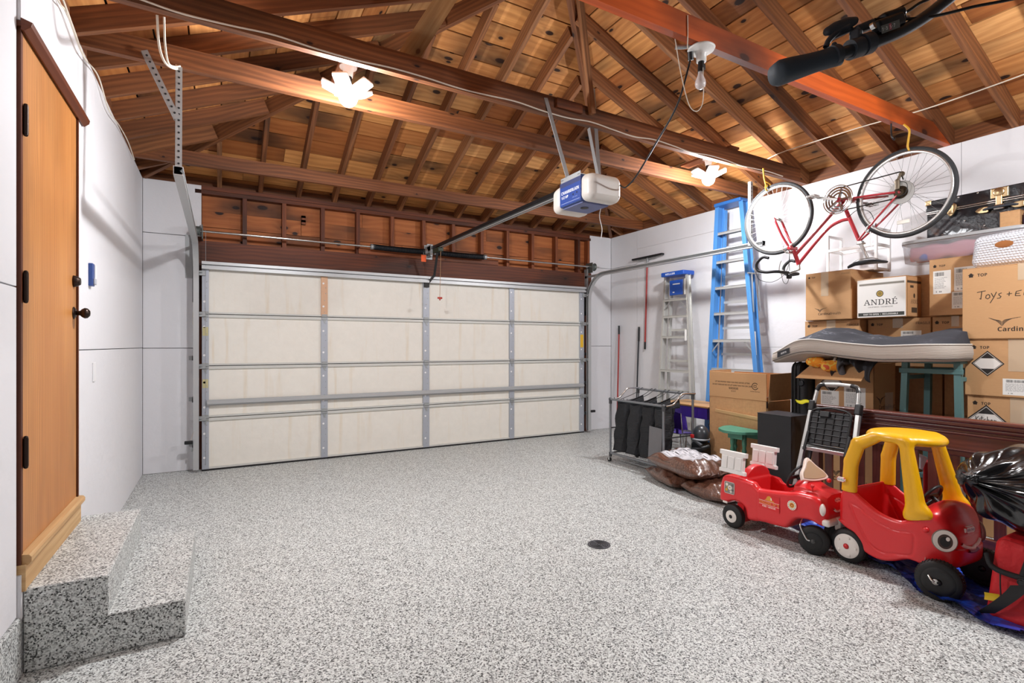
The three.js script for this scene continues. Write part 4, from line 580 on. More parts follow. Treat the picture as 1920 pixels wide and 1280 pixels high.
// --- purple school desk and chair
{ const P = phys(0x4a2f9e, .3, { clearcoat: .4 }), t = thing('school_desk', 'child school desk with a pale wood top and purple apron by the wall', 'desk', [5.4, 0, 2.4]);
  wp(t, 'top', rb(5.14, 5.57, .635, .655, 1.95, 2.62, .008), std(0xf6e6d2, .4, { map: paleTex })); wp(t, 'apron', [rb(5.16, 5.175, .515, .636, 1.97, 2.60, .006), rb(5.16, 5.55, .515, .635, 1.97, 1.985, .006), rb(5.16, 5.55, .515, .635, 2.585, 2.60, .006), rb(5.16, 5.55, .515, .525, 1.97, 2.60, .003)], P);
  for (const z of [2.02, 2.55]) { wp(t, 'leg', [rod([5.38, .03, z], [5.38, .52, z], .016, 14), tube([[5.2, .012, z], [5.22, .03, z], [5.38, .035, z], [5.50, .03, z], [5.52, .012, z]], .013, 20, 10)], chrome); }
  const c = thing('school_chair', 'small purple plastic school chair with chrome legs pulled up to the desk', 'chair', [5.0, 0, 2.4]);
  const seat = sheet((u, v) => { const x = 4.83 + .3 * u, z = 2.25 + .31 * v; const e = 4 * (v - .5) ** 2; return [x, .355 + .018 * e * e - .012 * Math.sin(u * PI) + .02 * (u > .85 ? -(u - .85) : 0), z]; }, 16, 16), sb = seat.clone(); sb.translate(0, -.006, 0); wp(c, 'seat', [seat, sb], P);
  const back = (o) => sheet((u, v) => { const a = (u - .5) * 2; return [4.80 - .02 * v + .05 * a * a + o, .405 + .19 * v + (v > .7 ? -.05 * a * a * (v - .7) * 3 : 0), 2.405 + .165 * a * (1 - .1 * v)]; }, 20, 12); wp(c, 'backrest', [back(0), back(.006)], P);
  for (const z of [2.285, 2.525]) { wp(c, 'leg', tube([[4.85, .008, z - .0], [4.87, .2, z], [4.885, .345, z]], .009, 16, 8), chrome); wp(c, 'leg', tube([[5.13, .008, z], [5.10, .2, z], [5.08, .345, z]], .009, 16, 8), chrome); wp(c, 'back_post', tube([[5.0, .35, z], [4.86, .352, z], [4.825, .38, z], [4.81, .5, z], [4.80, .58, z]], .008, 24, 8), chrome); }
  for (let k = 0; k < 3; k++) wp(c, 'back_slot_bar', rb(4.795, 4.80, .36, .41, 2.30 + k * .08, 2.335 + k * .08, .002), P);
  c.position.x += .14; c.position.z -= .09;
}
// --- vacuum
{ const t = thing('canister_vacuum', 'grey and black canister vacuum with a ribbed hose beside the tall carton', 'vacuum cleaner', [4.9, 0, 2.68]);
  wp(t, 'body', blob((x, y, z) => (1 - Math.hypot((x - 4.90) / .075, (y - .40) / .10, (z - 2.735) / .085)) * .1, [4.90, .40, 2.735], [.1, .13, .11], 36), std(0x34383d, .3)); wp(t, 'base', rb(4.825, 4.975, .0, .33, 2.66, 2.808, .03, 4), std(0x202226, .4)); wp(t, 'bumper', torus(.078, .01, 4.90, .36, 2.735, 8, 32, 'y'), std(0x9aa0a6, .3));
  wp(t, 'hose', (() => { const p = []; for (let i = 0; i <= 60; i++) { const a = i / 60 * 5.2; p.push([4.90 + .088 * Math.cos(a + 1.5), .30 - .02 * i / 10, 2.735 + .088 * Math.sin(a + 1.5)]); } return tube(p, .02, 160, 10); })(), std(0x2b2d30, .5)); wp(t, 'red_latch', rb(4.815, 4.84, .37, .405, 2.67, 2.71, .006), std(0xc0282a, .4)); wp(t, 'wand', beam([4.85, .36, 2.66], [4.81, .315, 2.82], .028, .028, V(0, 1, 0), .01), std(0x55585c, .4));
}
// --- laundry sorter
{ const t = thing('laundry_sorter', 'grey tube rolling laundry sorter with hanging black bags', 'laundry sorter', [4.7, 0, 2.23]); const gm = std(0x8d9196, .35, { metalness: .6 }), cn = std(0x4b4d50, .5);
  const xa = 4.49, xb = 4.90, za = 1.83, zb = 2.63, r = .0125;
  const legs = [[xa, za, .70], [xa, zb, .70], [xb, za, .80], [xb, zb, .80]];
  legs.forEach(([x, z, h]) => { wp(t, 'leg', rod([x, .06, z], [x, h, z], r, 14), gm); wp(t, 'corner_joint', [ball(.02, x, h, z), rod([x, h - .05, z], [x, h - .005, z], .017, 14)], cn); wp(t, 'leg_socket', rod([x, .06, z], [x, .11, z], .017, 14), cn); const c = wp(t, 'caster', rod([x - .009, .026, z - .015], [x + .009, .026, z - .015], .026, 18), rubber); wp(c, 'fork', [rod([x, .045, z - .006], [x, .065, z], .007, 8), rb(x - .014, x - .011, .02, .052, z - .025, z, .001), rb(x + .011, x + .014, .02, .052, z - .025, z, .001)], steelBright); });
  for (const [x, h] of [[xa, .70], [xb, .80]]) { wp(t, 'top_bar', rod([x, h, za], [x, h, zb], r, 14), gm); wp(t, 'bottom_bar', rod([x, .1, za], [x, .1, zb], r, 14), gm); }
  for (const z of [za, zb]) { wp(t, 'bottom_bar', rod([xa, .1, z], [xb, .1, z], .009, 12), gm); wp(t, 'side_handle', tube([[xa, .70, z + .03], [xa + .1, .715, z + .03], [xa + .17, .77, z + .03], [xa + .24, .815, z + .03], [xb, .81, z + .03]], .009, 40, 10), steelBright); wp(t, 'side_bar', rod([xa, .38, z], [xb, .38, z], .006, 8), blackP); }
  const bagM = std(0x222428, .75, { bumpMap: withRep(wrinkleTex, 3, 3), bumpScale: .008 }), bagM2 = std(0x26282c, .7, { bumpMap: withRep(wrinkleTex, 3, 3), bumpScale: .008 });
  const hangs = [[1.88, 2.07], [2.085, 2.27], [2.285, 2.465], [2.475, 2.59]];
  hangs.forEach(([a, b], i) => {
    const bt = i === 3 ? .16 : .115, N = 44, x0 = xa + .03, x1 = i === 3 ? xa + .17 : xb - .05, zc_ = (a + b) / 2, hw = (b - a) / 2;
    const rings = []; for (let j = 0; j <= 16; j++) { const v = j / 16, y = mix(bt, .655, v), bul = 1 + .06 * Math.sin(v * PI) - .05 * (1 - v); rings.push(Array.from({ length: N }, (_, k) => { const an = k / N * 2 * PI, c = Math.cos(an), s = Math.sin(an); const sx = Math.sign(c) * Math.abs(c) ** .4, sz = Math.sign(s) * Math.abs(s) ** .4; const w = .008 * Math.sin(an * 6 + i * 2 + v * 9) * (1 - v) + .005 * Math.sin(an * 3 + v * 17 + i); const lift = v < .04 ? .02 * Math.abs(c) : 0; const drift = -.045 * (1 - v) * (i < 3 ? 1 : .2); return [(x0 + x1) / 2 + (x1 - x0) / 2 * sx * bul + w - .02 * (1 - v), y + lift + (v > .97 ? .03 * Math.abs(s) : 0), zc_ + hw * sz * bul + w + drift]; })); }
    const bag = wp(t, 'bag', loft(rings, true, false), i % 2 ? bagM2 : bagM);
    wp(bag, 'hanger_rod', [a + .02, b - .02].map(z => tube([[xa + .0, .725, z], [xa, .712, z], [xa + .03, .69, z], [xa + .09, .70, z], [xb - .12, .755, z], [xb - .04, .795, z], [xb, .818, z], [xb + .014, .805, z]], .0032, 40, 6)), blackP);
    wp(bag, 'hem_loop', sheet((u, v) => [mix(xa + .06, xb - .12, u), .655 + (.045 + .045 * u) * v + .004 * Math.sin(u * 9), b - .02 + .004 * Math.sin(v * 5)], 10, 6), bagM2);
  });
  wp(t, 'stiff_panel', beam([xa - .012, .30, 2.44], [xa - .012, .29, 2.615], .004, .37), std(0x77777a, .5, { bumpMap: grainTex, bumpScale: .002 }), 'grey card panel slipped in front of the last bag');
}
// --- mulch sacks
{ const sackTex = canvasTex(512, 512, (x, w, h) => { x.fillStyle = '#5d3a2b'; x.fillRect(0, 0, w, h); for (let i = 0; i < 9000; i++) { const q = rnd(); x.fillStyle = q < .5 ? '#40261b' : q < .8 ? '#7a4f3c' : '#8f6a56'; x.save(); x.translate(R(0, w), R(0, h)); x.rotate(R(0, 3)); x.fillRect(0, 0, R(4, 13), R(1.5, 4)); x.restore(); } });
  const panelTex = canvasTex(512, 384, (x, w, h) => { x.fillStyle = '#dcdbe0'; x.fillRect(0, 0, w, h); x.fillStyle = '#2b2b30'; for (let i = 0; i < 12; i++) { let q = R(20, 60); const y = 40 + i * 28; while (q < w - 40) { const l = R(20, 80); if (rnd() < .75) x.fillRect(q, y, l, i % 4 === 0 ? 9 : 3.5); q += l + R(6, 30); } } x.font = 'bold 44px sans-serif'; x.fillText('BARK MULCH', 90, 60); x.strokeStyle = '#77777c'; x.lineWidth = 4; x.strokeRect(8, 8, w - 16, h - 16); });
  const sm = phys(0xffffff, .38, { map: sackTex, clearcoat: .8, clearcoatRoughness: .22, bumpMap: wrinkleTex, bumpScale: .01 }), pmx = phys(0xffffff, .35, { map: panelTex, clearcoat: .7, clearcoatRoughness: .25 });
  function sack(label, cx, y, cz, L, Wd, h, rot, s, panel) {
    const t = thing('mulch_sack', label, 'sack', [cx, y, cz], rot); t.userData.group = 'plastic mulch sacks';
    const prof = (a, b) => Math.pow(Math.max(0, 1 - Math.abs(a) ** 2.6), .55) * Math.pow(Math.max(0, 1 - Math.abs(b) ** 2.6), .5);
    const N = 44, f = sgn => sheet((u, v) => { const a = u * 2 - 1, b = v * 2 - 1, p = prof(a, b); const wr = (.011 * Math.sin(11 * a + 3 * b + s) + .008 * Math.sin(17 * b - 7 * a + s * 2) + .012 * Math.sin(6 * a * b + s * 3)) * p; const pinch = 1 - .07 * a * a; return [a * L / 2 * (1 - .04 * b * b), h * .42 + sgn * h * .55 * p * (1 + .12 * Math.sin(5 * a + s)) + wr * (sgn > 0 ? 1 : .2), b * Wd / 2 * pinch]; }, N, N, 2);
    const up = f(1), dn = f(-1); { const p = dn.attributes.position; for (let i = 0; i < p.count; i++) p.setY(i, Math.max(.004, p.getY(i))); }
    lp(t, 'body', [up, dn], sm); for (const e of [-1, 1]) lp(t, 'end_seam', sheet((u, v) => [e * (L / 2 * (.955 + .035 * 0) + v * .035) * (1 - .04 * (u * 2 - 1) ** 2), h * .42 + .008 * Math.sin(u * 30 + s), (u * 2 - 1) * Wd / 2 * .93], 20, 2), sm);
    if (panel) lp(t, 'print_panel', sheet((u, v) => { const a = mix(-.62, .68, u), b = mix(-.72, .62, v), p = prof(a, b); const wr = (.011 * Math.sin(11 * a + 3 * b + s) + .008 * Math.sin(17 * b - 7 * a + s * 2) + .012 * Math.sin(6 * a * b + s * 3)) * p; return [a * L / 2 * (1 - .04 * b * b), h * .42 + h * .55 * p * (1 + .12 * Math.sin(5 * a + s)) + wr + .002, b * Wd / 2 * (1 - .07 * a * a)]; }, 30, 30), pmx, 'white printed panel');
    return t;
  }
  sack('bark mulch sack lying flat on the floor nearest the laundry sorter', 4.48, 0, 2.82, .60, .44, .15, 1.2, .3, false);
  sack('bark mulch sack on the floor against the rear of the red toy truck', 4.42, 0, 3.33, .50, .44, .15, 1.5, 2.1, false);
  sack('bark mulch sack with a white printed panel, topmost of the pile', 4.48, .125, 2.99, .78, .50, .19, 1.4, 4.0, true);
}
// --- folding step stool
{ const t = thing('step_stool', 'folded aluminium step stool with a black platform leaning on the headboard', 'step stool', [4.55, 0, 4.18]); const al = std(0xc9cac8, .35, { metalness: .7 });
  const P = (y, z) => [mix(4.42, 4.715, y / 1.0), y, z], zl = 4.0, zr = 4.335;
  for (const z of [zl, zr]) { wp(t, 'rail', beam(P(.02, z + (z < 4.1 ? -.035 : .035)), P(.84, z), .03, .028, V(1, 0, 0), .004), al); wp(t, 'rubber_foot', beam(P(.0, z + (z < 4.1 ? -.036 : .036)), P(.04, z + (z < 4.1 ? -.034 : .034)), .036, .034, V(1, 0, 0), .006), blackP); wp(t, 'joint_cover', beam(P(.80, z), P(.875, z), .042, .044, V(1, 0, 0), .008), blackP); }
  wp(t, 'handle', tube([P(.86, zl + .01), P(.97, zl + .02), P(1.0, zl + .045), P(1.008, (zl + zr) / 2), P(1.0, zr - .045), P(.97, zr - .02), P(.86, zr - .01)], .014, 60, 12, false, .3), al); for (const z of [zl + .03, zr - .03]) wp(t, 'handle_corner', tube([P(.955, z < 4.1 ? zl + .017 : zr - .017), P(.992, z < 4.1 ? zl + .034 : zr - .034), P(1.004, z < 4.1 ? zl + .075 : zr - .075)], .0155, 16, 12), blackP);
  const pz0 = zl + .02, pz1 = zr - .02, off = [-.022, .008, 0], Q = (y, z, d = 0) => { const p = P(y, z); return [p[0] + off[0] - d * .96, p[1] + off[1] + d * .28, p[2]]; };
  wp(t, 'platform', [beam(Q(.56, (pz0 + pz1) / 2), Q(.80, (pz0 + pz1) / 2), pz1 - pz0 - .02, .012, V(-1, .29, 0), .004)], std(0x26282b, .5));
  wp(t, 'platform_rim', tube([Q(.55, pz0 + .02, .01), Q(.56, pz0 + .005, .01), Q(.78, pz0 + .005, .01), Q(.81, pz0 + .04, .01), Q(.825, (pz0 + pz1) / 2, .01), Q(.81, pz1 - .04, .01), Q(.78, pz1 - .005, .01), Q(.56, pz1 - .005, .01), Q(.55, pz1 - .02, .01)], .008, 80, 8, true, .2), blackP);
  for (const y of [.59, .63, .67, .71, .75, .785]) wp(t, 'grid_rib', rod(Q(y, pz0 + .01, .012), Q(y, pz1 - .01, .012), .004, 6), blackP); for (let k = 1; k < 5; k++) { const z = mix(pz0, pz1, k / 5); wp(t, 'grid_rib', rod(Q(.56, z, .012), Q(.80, z, .012), .004, 6), blackP); }
  wp(t, 'latch', beam(Q(.755, 4.13, .02), Q(.795, 4.13, .02), .07, .02, V(-1, .29, 0), .004), blackP);
  wp(t, 'lower_step', beam(Q(.525, zl - .005, -.01), Q(.525, zr + .01, -.01), .05, .028, V(-.2, 1, 0), .004), al); for (const z of [zl + .02, zr - .02]) wp(t, 'link_arm', beam(Q(.50, z, .02), Q(.64, z + .01, .02), .02, .012, V(-1, .29, 0), .004), blackP);
  for (const z of [zl + .015, zr - .015]) wp(t, 'rear_leg', beam([mix(4.47, 4.735, 0), .02, z], [4.725, .82, z], .022, .02, V(1, 0, 0), .003), std(0x3a3a3c, .4));
  solo('yellow_ribbon', 'bright yellow plastic ribbon tied at the top of the folded step stool', 'ribbon', [sheet((u, v) => [4.665 - .03 * u, .862 + .034 * (v - .5) * (1 - Math.abs(u - .5)) + .006 * Math.sin(u * 7), 3.985 - .095 * u + .006 * Math.sin(v * 6)], 20, 6), ball(.013, 4.668, .86, 3.985)], std(0xe6e428, .5));
}
// --- clear tote, bubble wrap, trunk
{ const t = thing('plastic_tote', 'clear plastic storage bin with a grey lid and pink contents beneath the trunk', 'storage bin', [5.62, 1.96, 4.6]); const cp = phys(0xf2f4f8, .12, { transmission: .75, thickness: 0, ior: 1.45 });
  const x0 = 5.5, x1 = 5.75, z0 = 4.22, z1 = 4.98, y0 = 1.962, y1 = 2.115; const N = 60, ring = (k, y) => Array.from({ length: N }, (_, i) => { const a = i / N * 2 * PI, c = Math.cos(a), s = Math.sin(a); return [(x0 + x1) / 2 + (x1 - x0) / 2 * k * Math.sign(c) * Math.abs(c) ** .3, y, (z0 + z1) / 2 + (z1 - z0) / 2 * (1 - (1 - k) * .35) * Math.sign(s) * Math.abs(s) ** .3]; });
  wp(t, 'tub', loft([ring(.9, y0), ring(.985, y1 - .02), ring(1.02, y1 - .018), ring(1.02, y1)], true, false), cp); wp(t, 'lid', [loft([ring(1.03, y1 - .006), ring(1.04, y1 + .004), ring(1.02, y1 + .022), ring(.9, y1 + .024)], true, true)], phys(0xc2c4c6, .25, { transmission: .2, thickness: 0 }));
  wp(t, 'contents', blob((x, y, z) => smin(smin(.11 - Math.abs(x - 5.63), .33 - Math.abs(z - 4.6), .05), .055 - Math.abs(y - 2.03) + .012 * Math.sin(z * 33) + .008 * Math.sin(x * 50), .03), [5.63, 2.03, 4.6], [.15, .1, .42], 44), std(0xc9808c, .7), 'pink folded fabric'); wp(t, 'contents', ball(.032, 5.535, 2.0, 4.38, .6, 1, 1.2), std(0x3f62b8, .4), 'blue ball');
  const b = thing('bubble_wrap', 'silvery bubble wrap bundle with an oval gap showing brown card', 'bubble wrap', [5.4, 1.835, 5.0]);
  const bub = dataTex(256, 256, (u, v) => { const n = 12, x = (u * n + (Math.floor(v * n) % 2) * .5) % 1 - .5, y = (v * n) % 1 - .5, d = Math.hypot(x, y) * 2.2; const h = d < 1 ? Math.sqrt(1 - d * d) : 0; return [h * 255, h * 255, h * 255]; }, false, [3, 3]);
  const bm = phys(0xdfe2ea, .22, { bumpMap: bub, bumpScale: .006, clearcoat: .5, metalness: .15 });
  const g = (() => { const g = metreUV(new RoundedBoxGeometry(.28, .235, .40, 8, .05), 'z'); const p = g.attributes.position, q = g.attributes.uv; for (let i = 0; i < p.count; i++) { const z = p.getZ(i), y = p.getY(i), x = p.getX(i); p.setXYZ(i, x + .008 * Math.sin(z * 21 + y * 14), y + .01 * Math.sin(z * 13 + x * 10) - .035 * clamp((-.12 - z) * 8) * (y > 0 ? 1 : 0), z + .008 * Math.sin(y * 25)); q.setXY(i, q.getX(i) * 1.6, q.getY(i) * 1.6); } g.computeVertexNormals(); return mergeVertices(g, 1e-4); })(); g.computeVertexNormals(); g.translate(5.42, 1.953, 4.955);
  wp(b, 'wrap', g, bm); wp(b, 'oval_gap', at(ball(.05, 0, 0, 0, .12, .62, 1.15), 5.28, 1.99, 4.935), std(0x9a5f2c, .7), 'brown card seen through the gap');
  const k = thing('black_trunk', 'black steamer trunk with brass clasps and corner fittings near the ceiling', 'trunk', [5.88, 2.0, 4.85]); const bk = phys(0x14161c, .3, { clearcoat: .5, bumpMap: withRep(noiseTex, 3, 3), bumpScale: .004 });
  const fx = 5.80; wp(k, 'body', rb(fx, 6.035, 2.001, 2.385, 4.285, 5.45, .006), bk); wp(k, 'lid', rb(fx - .006, 6.035, 2.40, 2.492, 4.28, 5.45, .008), bk); wp(k, 'valance', [rb(fx - .014, fx, 2.392, 2.402, 4.285, 5.45, .003), rb(fx - .014, fx, 2.378, 2.387, 4.285, 5.45, .003)], steelBright);
  const shield = smooth([[0, .055], [.035, .035], [.036, 0], [.018, -.04], [0, -.055], [-.018, -.04], [-.036, 0], [-.035, .035]]); const clasp = z => { const g = at(extr(shield, .012, .005), 0, 0, 0, 0, -PI / 2); g.translate(fx - .02, 2.385, z); return g; };
  for (const z of [4.46, 5.2]) { const c = wp(k, 'clasp', clasp(z), brassM); wp(c, 'hasp', rb(fx - .045, fx - .03, 2.35, 2.42, z - .016, z + .016, .006, 3), brassM); }
  const lk = wp(k, 'lock', [rb(fx - .02, fx - .004, 2.41, 2.485, 4.70, 4.805, .006, 3), at(lathe([[0, .012], [.025, .01], [.034, .004], [.036, 0], [0, 0]], 26, 'x'), fx - .018, 2.452, 4.75, 0, PI), rb(fx - .03, fx - .012, 2.345, 2.43, 4.732, 4.772, .008, 3)], brassM); wp(lk, 'lock_body', rb(fx - .035, fx, 2.32, 2.36, 4.72, 4.785, .01, 3), chrome);
  for (const z of [4.655, 4.86]) wp(k, 'handle_mount', at(extr(smooth([[-.045, 0], [-.02, .02], [.03, .022], [.035, 0], [.03, -.022], [-.02, -.02]]), .012, .004), fx - .012, 2.335, z, 0, -PI / 2), brassM); wp(k, 'handle', tube([[fx - .02, 2.335, 4.66], [fx - .035, 2.34, 4.7], [fx - .035, 2.34, 4.82], [fx - .02, 2.335, 4.86]], .01, 30, 8), std(0x33373f, .5));
  wp(k, 'corner_cap', [rb(fx - .01, fx + .03, 2.455, 2.497, 4.276, 4.32, .006), rb(fx - .004, fx + .03, 2.15, 2.19, 4.28, 4.31, .006)], brassM); wp(k, 'rivet', [[4.5, 2.475], [4.62, 2.48], [4.54, 2.28], [4.66, 2.22], [4.9, 2.48]].map(([z, y]) => ball(.007, fx - .006, y, z, .5, 1, 1, 10, 8)), steelBright);
  carton('small open brown box in front of the trunk lid, beside purple tinsel', 5.56, 5.68, 2.14, 2.255, 4.82, 4.935, null); const tn = thing('purple_tinsel', 'purple tinsel bundle between two small brown boxes by the trunk', 'tinsel', [5.6, 2.14, 4.975]); wp(tn, 'strands', (() => { const a = []; for (let i = 0; i < 60; i++) { const p = [5.6, 2.19, 4.975], q = [R(-.04, .04), R(-.045, .065), R(-.036, .036)]; a.push(beam(p, [p[0] + q[0], p[1] + q[1], p[2] + q[2]], .006, .001)); } return a; })(), std(0x4c2a9a, .3, { metalness: .3 })); tn.children[0].userData.kind = 'stuff'; wp(tn, 'wrapper', rb(5.575, 5.63, 2.14, 2.235, 4.945, 5.005, .012), std(0x3a2178, .4));
  carton('second small brown box by the trunk, right of the purple tinsel', 5.56, 5.7, 2.14, 2.265, 5.015, 5.2, null);
}
// white frame behind the bicycle
{ const t = thing('white_frame', 'white metal tube frame standing on a carton behind the red bicycle', 'frame', [5.8, 1.957, 3.7]); const m = std(0xeeeeee, .4); const x0 = 5.66, x1 = 5.88, z0 = 3.56, z1 = 3.97, y0 = 1.958, y1 = 2.33;
  for (const x of [x0, x1]) for (const z of [z0, z1]) wp(t, 'post', rb(x - .011, x + .011, y0, y1, z - .011, z + .011, .003), m); for (const x of [x0, x1]) wp(t, 'rail', rb(x - .01, x + .01, 2.17, 2.195, z0, z1, .003), m); for (const z of [z0, z1]) { wp(t, 'cross_bar', [rb(x0, x1, y1 - .022, y1, z - .01, z + .01, .003)], m); wp(t, 'cross_bar', rb(x0, x1, 2.17, 2.195, z - .01, z + .01, .003), m); } wp(t, 'shelf', rb(x0 - .01, x1 + .01, 1.965, 1.985, z0, z1, .003), m);
}
// --- brooms and wall tools
{ const redM = std(0xa63a38, .4), t1 = thing('broom_handle', 'red pole with a black grip leaning in the corner, lowest beside the garage door', 'pole', [5.98, 0, .24]); wp(t1, 'pole', rod([5.90, .0, .30], [6.01, 1.53, .22], .012, 12), redM); wp(t1, 'grip', rod([6.007, 1.47, .223], [6.013, 1.60, .216], .0145, 14), blackP);
  const t2 = thing('broom_handle', 'black pole leaning against the wall behind the laundry sorter', 'pole', [5.98, 0, .66]); wp(t2, 'pole', rod([5.92, .0, .68], [6.01, 1.45, .652], .0115, 12), std(0x3a3d42, .4, { metalness: .4 })); wp(t2, 'grip', rod([6.005, 1.36, .655], [6.015, 1.57, .65], .015, 14), blackP);
  const t3 = thing('floor_squeegee', 'floor squeegee hung head-up on the wall with a red handle', 'squeegee', [6.0, 1.24, .83]); wp(t3, 'handle', rod([6.015, 1.33, .775], [6.005, 2.50, .83], .0125, 12), redM); wp(t3, 'hand_grip', rod([6.016, 1.245, .77], [6.014, 1.35, .776], .0135, 12), blackP); wp(t3, 'neck', [rod([6.005, 2.47, .83], [5.995, 2.55, .845], .015, 12), rb(5.985, 6.01, 2.528, 2.54, .66, 1.03, .003)], galvDull); wp(t3, 'blade', rb(5.965, 6.015, 2.545, 2.572, .545, 1.15, .008), blackP);
}
// --- ladders
function ladder(name, label, o) {
  const t = thing(name, label, 'ladder', [o.xb, 0, (o.zl + o.zr) / 2]);
  const pt = (y, f) => { const k = y / o.h; return [mix(o.xb, o.xt, k), y, f < 0 ? mix(o.zlb, o.zlt, k) : mix(o.zrb, o.zrt, k)]; };
  for (const f of [-1, 1]) { wp(t, 'rail', [beam(pt(0, f), pt(o.h, f), .012, o.rw, V(1, 0, 0)), beam(pt(0, f).map((v, i) => i === 2 ? v + f * .006 : i === 0 ? v - o.rw / 2 + .006 : v), pt(o.h, f).map((v, i) => i === 2 ? v + f * .006 : i === 0 ? v - o.rw / 2 + .006 : v), o.fl, .008, V(1, 0, 0)), beam(pt(0, f).map((v, i) => i === 2 ? v + f * .006 : i === 0 ? v + o.rw / 2 - .006 : v), pt(o.h, f).map((v, i) => i === 2 ? v + f * .006 : i === 0 ? v + o.rw / 2 - .006 : v), o.fl, .008, V(1, 0, 0))], o.m);
    const sh = [.10, 0, 0]; wp(t, 'rear_rail', beam(pt(0, f).map((v, i) => i === 0 ? v + o.gap : i === 2 ? v - f * o.inset : v), pt(o.h * .985, f).map((v, i) => i === 0 ? v + o.gap * .4 : i === 2 ? v - f * o.inset : v), .02, .04, V(1, 0, 0)), o.m); wp(t, 'foot', beam(pt(0, f), pt(.05, f), .03, o.rw + .01, V(1, 0, 0), .004), blackP); }
  for (const y of o.steps) { const a = pt(y, -1), b = pt(y, 1); const s = wp(t, 'step', [beam(a, b, .085, .006, V(0, 1, 0)), beam([a[0] - .04, y - .014, a[2]], [b[0] - .04, y - .014, b[2]], .005, .028), beam([a[0] + .04, y - .012, a[2]], [b[0] + .04, y - .012, b[2]], .005, .024)], o.sm); wp(s, 'tread_ridge', Array.from({ length: 6 }, (_, k) => beam([a[0] - .034 + k * .013, y + .0035, a[2]], [b[0] - .034 + k * .013, y + .0035, b[2]], .004, .002)), o.sm); if (o.brace) for (const f of [-1, 1]) {} }
  for (const y of o.braced) for (const f of [-1, 1]) { const a = pt(y, f), c = pt(y - .13, f); wp(t, 'step_brace', beam([a[0] - .035, y - .012, a[2] - f * .12], [c[0] - .035, y - .14, c[2] - f * .008], .014, .004, V(1, 0, 0)), galvDull); }
  for (const y of o.rear) { const a = pt(y, -1), b = pt(y, 1); wp(t, 'rear_bar', beam([a[0] + o.gap * .8, y, a[2] + o.inset], [b[0] + o.gap * .8, y, b[2] - o.inset], .02, .028), o.sm); }
  return [t, pt];
}
{ const al = std(0xc6c6c2, .4, { metalness: .55 });
  const [t, pt] = ladder('step_ladder', 'silver aluminium stepladder with a blue top cap leaning on the white wall', { xb: 5.66, xt: 5.90, h: 2.22, zl: 1.4, zr: 1.8, zlb: 1.39, zlt: 1.315, zrb: 1.975, zrt: 1.66, rw: .075, fl: .032, m: al, sm: al, gap: .09, inset: .05, steps: [2.0, 1.905, 1.685, 1.42, 1.20, .985, .73, .45, .2].filter(y => [1.905, 1.42, 1.20, .985, .73, .45, .2, 1.685, 2.0].includes(y)).filter((y, i) => [2.0, 1.2].indexOf(y) < 0), braced: [1.905, .2], rear: [1.5, 1.1, .6] });
  const bm = std(0x1f55b8, .35), tex = canvasTex(320, 64, (x, w, h) => { x.fillStyle = '#1f55b8'; x.fillRect(0, 0, w, h); x.fillStyle = '#fff'; x.font = 'bold 42px sans-serif'; x.fillText('KELLER', 60, 48, 150); });
  wp(t, 'top_cap', [rb(5.80, 6.0, 2.205, 2.262, 1.295, 1.685, .012, 3)], bm); { const g = new THREE.PlaneGeometry(.37, .05); g.rotateY(-PI / 2); g.translate(5.7992, 2.232, 1.49); wp(t, 'cap_lettering', g, std(0xffffff, .4, { map: tex })); }
  wp(t, 'tool_tray', [rb(5.848, 5.866, 1.955, 2.15, 1.40, 1.62, .02, 4)], bm); wp(t, 'tray_slot', [rb(5.843, 5.85, 2.09, 2.105, 1.46, 1.58, .003), rb(5.843, 5.85, 1.985, 2.0, 1.46, 1.49, .003)], whiteP); wp(t, 'label', [rb(5.842, 5.846, 1.89, 1.915, 1.42, 1.56, .0005, 1), rb(5.765, 5.768, 1.36, 1.5, 1.735, 1.765, .0005, 1), rb(5.83, 5.834, 1.95, 2.15, 1.668, 1.685, .0005, 1)], labelM);
}
{ const bm = std(0x4b86c4, .45), al = std(0xc4c5c4, .4, { metalness: .5 });
  const [t, pt] = ladder('step_ladder', 'tall blue fibreglass stepladder leaning on the wall behind the tall carton', { xb: 5.58, xt: 5.86, h: 2.94, zl: 2.1, zr: 2.6, zlb: 2.25, zlt: 2.19, zrb: 2.985, zrt: 2.50, rw: .105, fl: .05, m: bm, sm: al, gap: .10, inset: .05, steps: [2.62, 2.28, 1.975, 1.675, 1.365, 1.035, .72, .4], braced: [1.365, 1.035], rear: [2.45, 2.1, 1.8, 1.5, 1.2, .9] });
  wp(t, 'top_cap', rb(5.77, 5.99, 2.93, 2.97, 2.17, 2.53, .01, 3), std(0x2f64a6, .4)); wp(t, 'spreader', [beam([5.74, 2.08, 2.70], [5.72, 1.66, 2.735], .014, .006, V(1, 0, 0)), beam([5.86, 2.10, 2.69], [5.85, 1.68, 2.72], .014, .006, V(1, 0, 0)), rod([5.70, 2.09, 2.68], [5.90, 2.09, 2.69], .009, 10)], galvDull); wp(t, 'label', [rb(5.745, 5.749, 1.955, 1.985, 2.33, 2.39, .0005, 1)], labelM);
  wp(t, 'label', [beam([5.66, 1.20, 2.808], [5.69, 1.45, 2.772], .002, .02, V(1, 0, 0))], labelM);
}

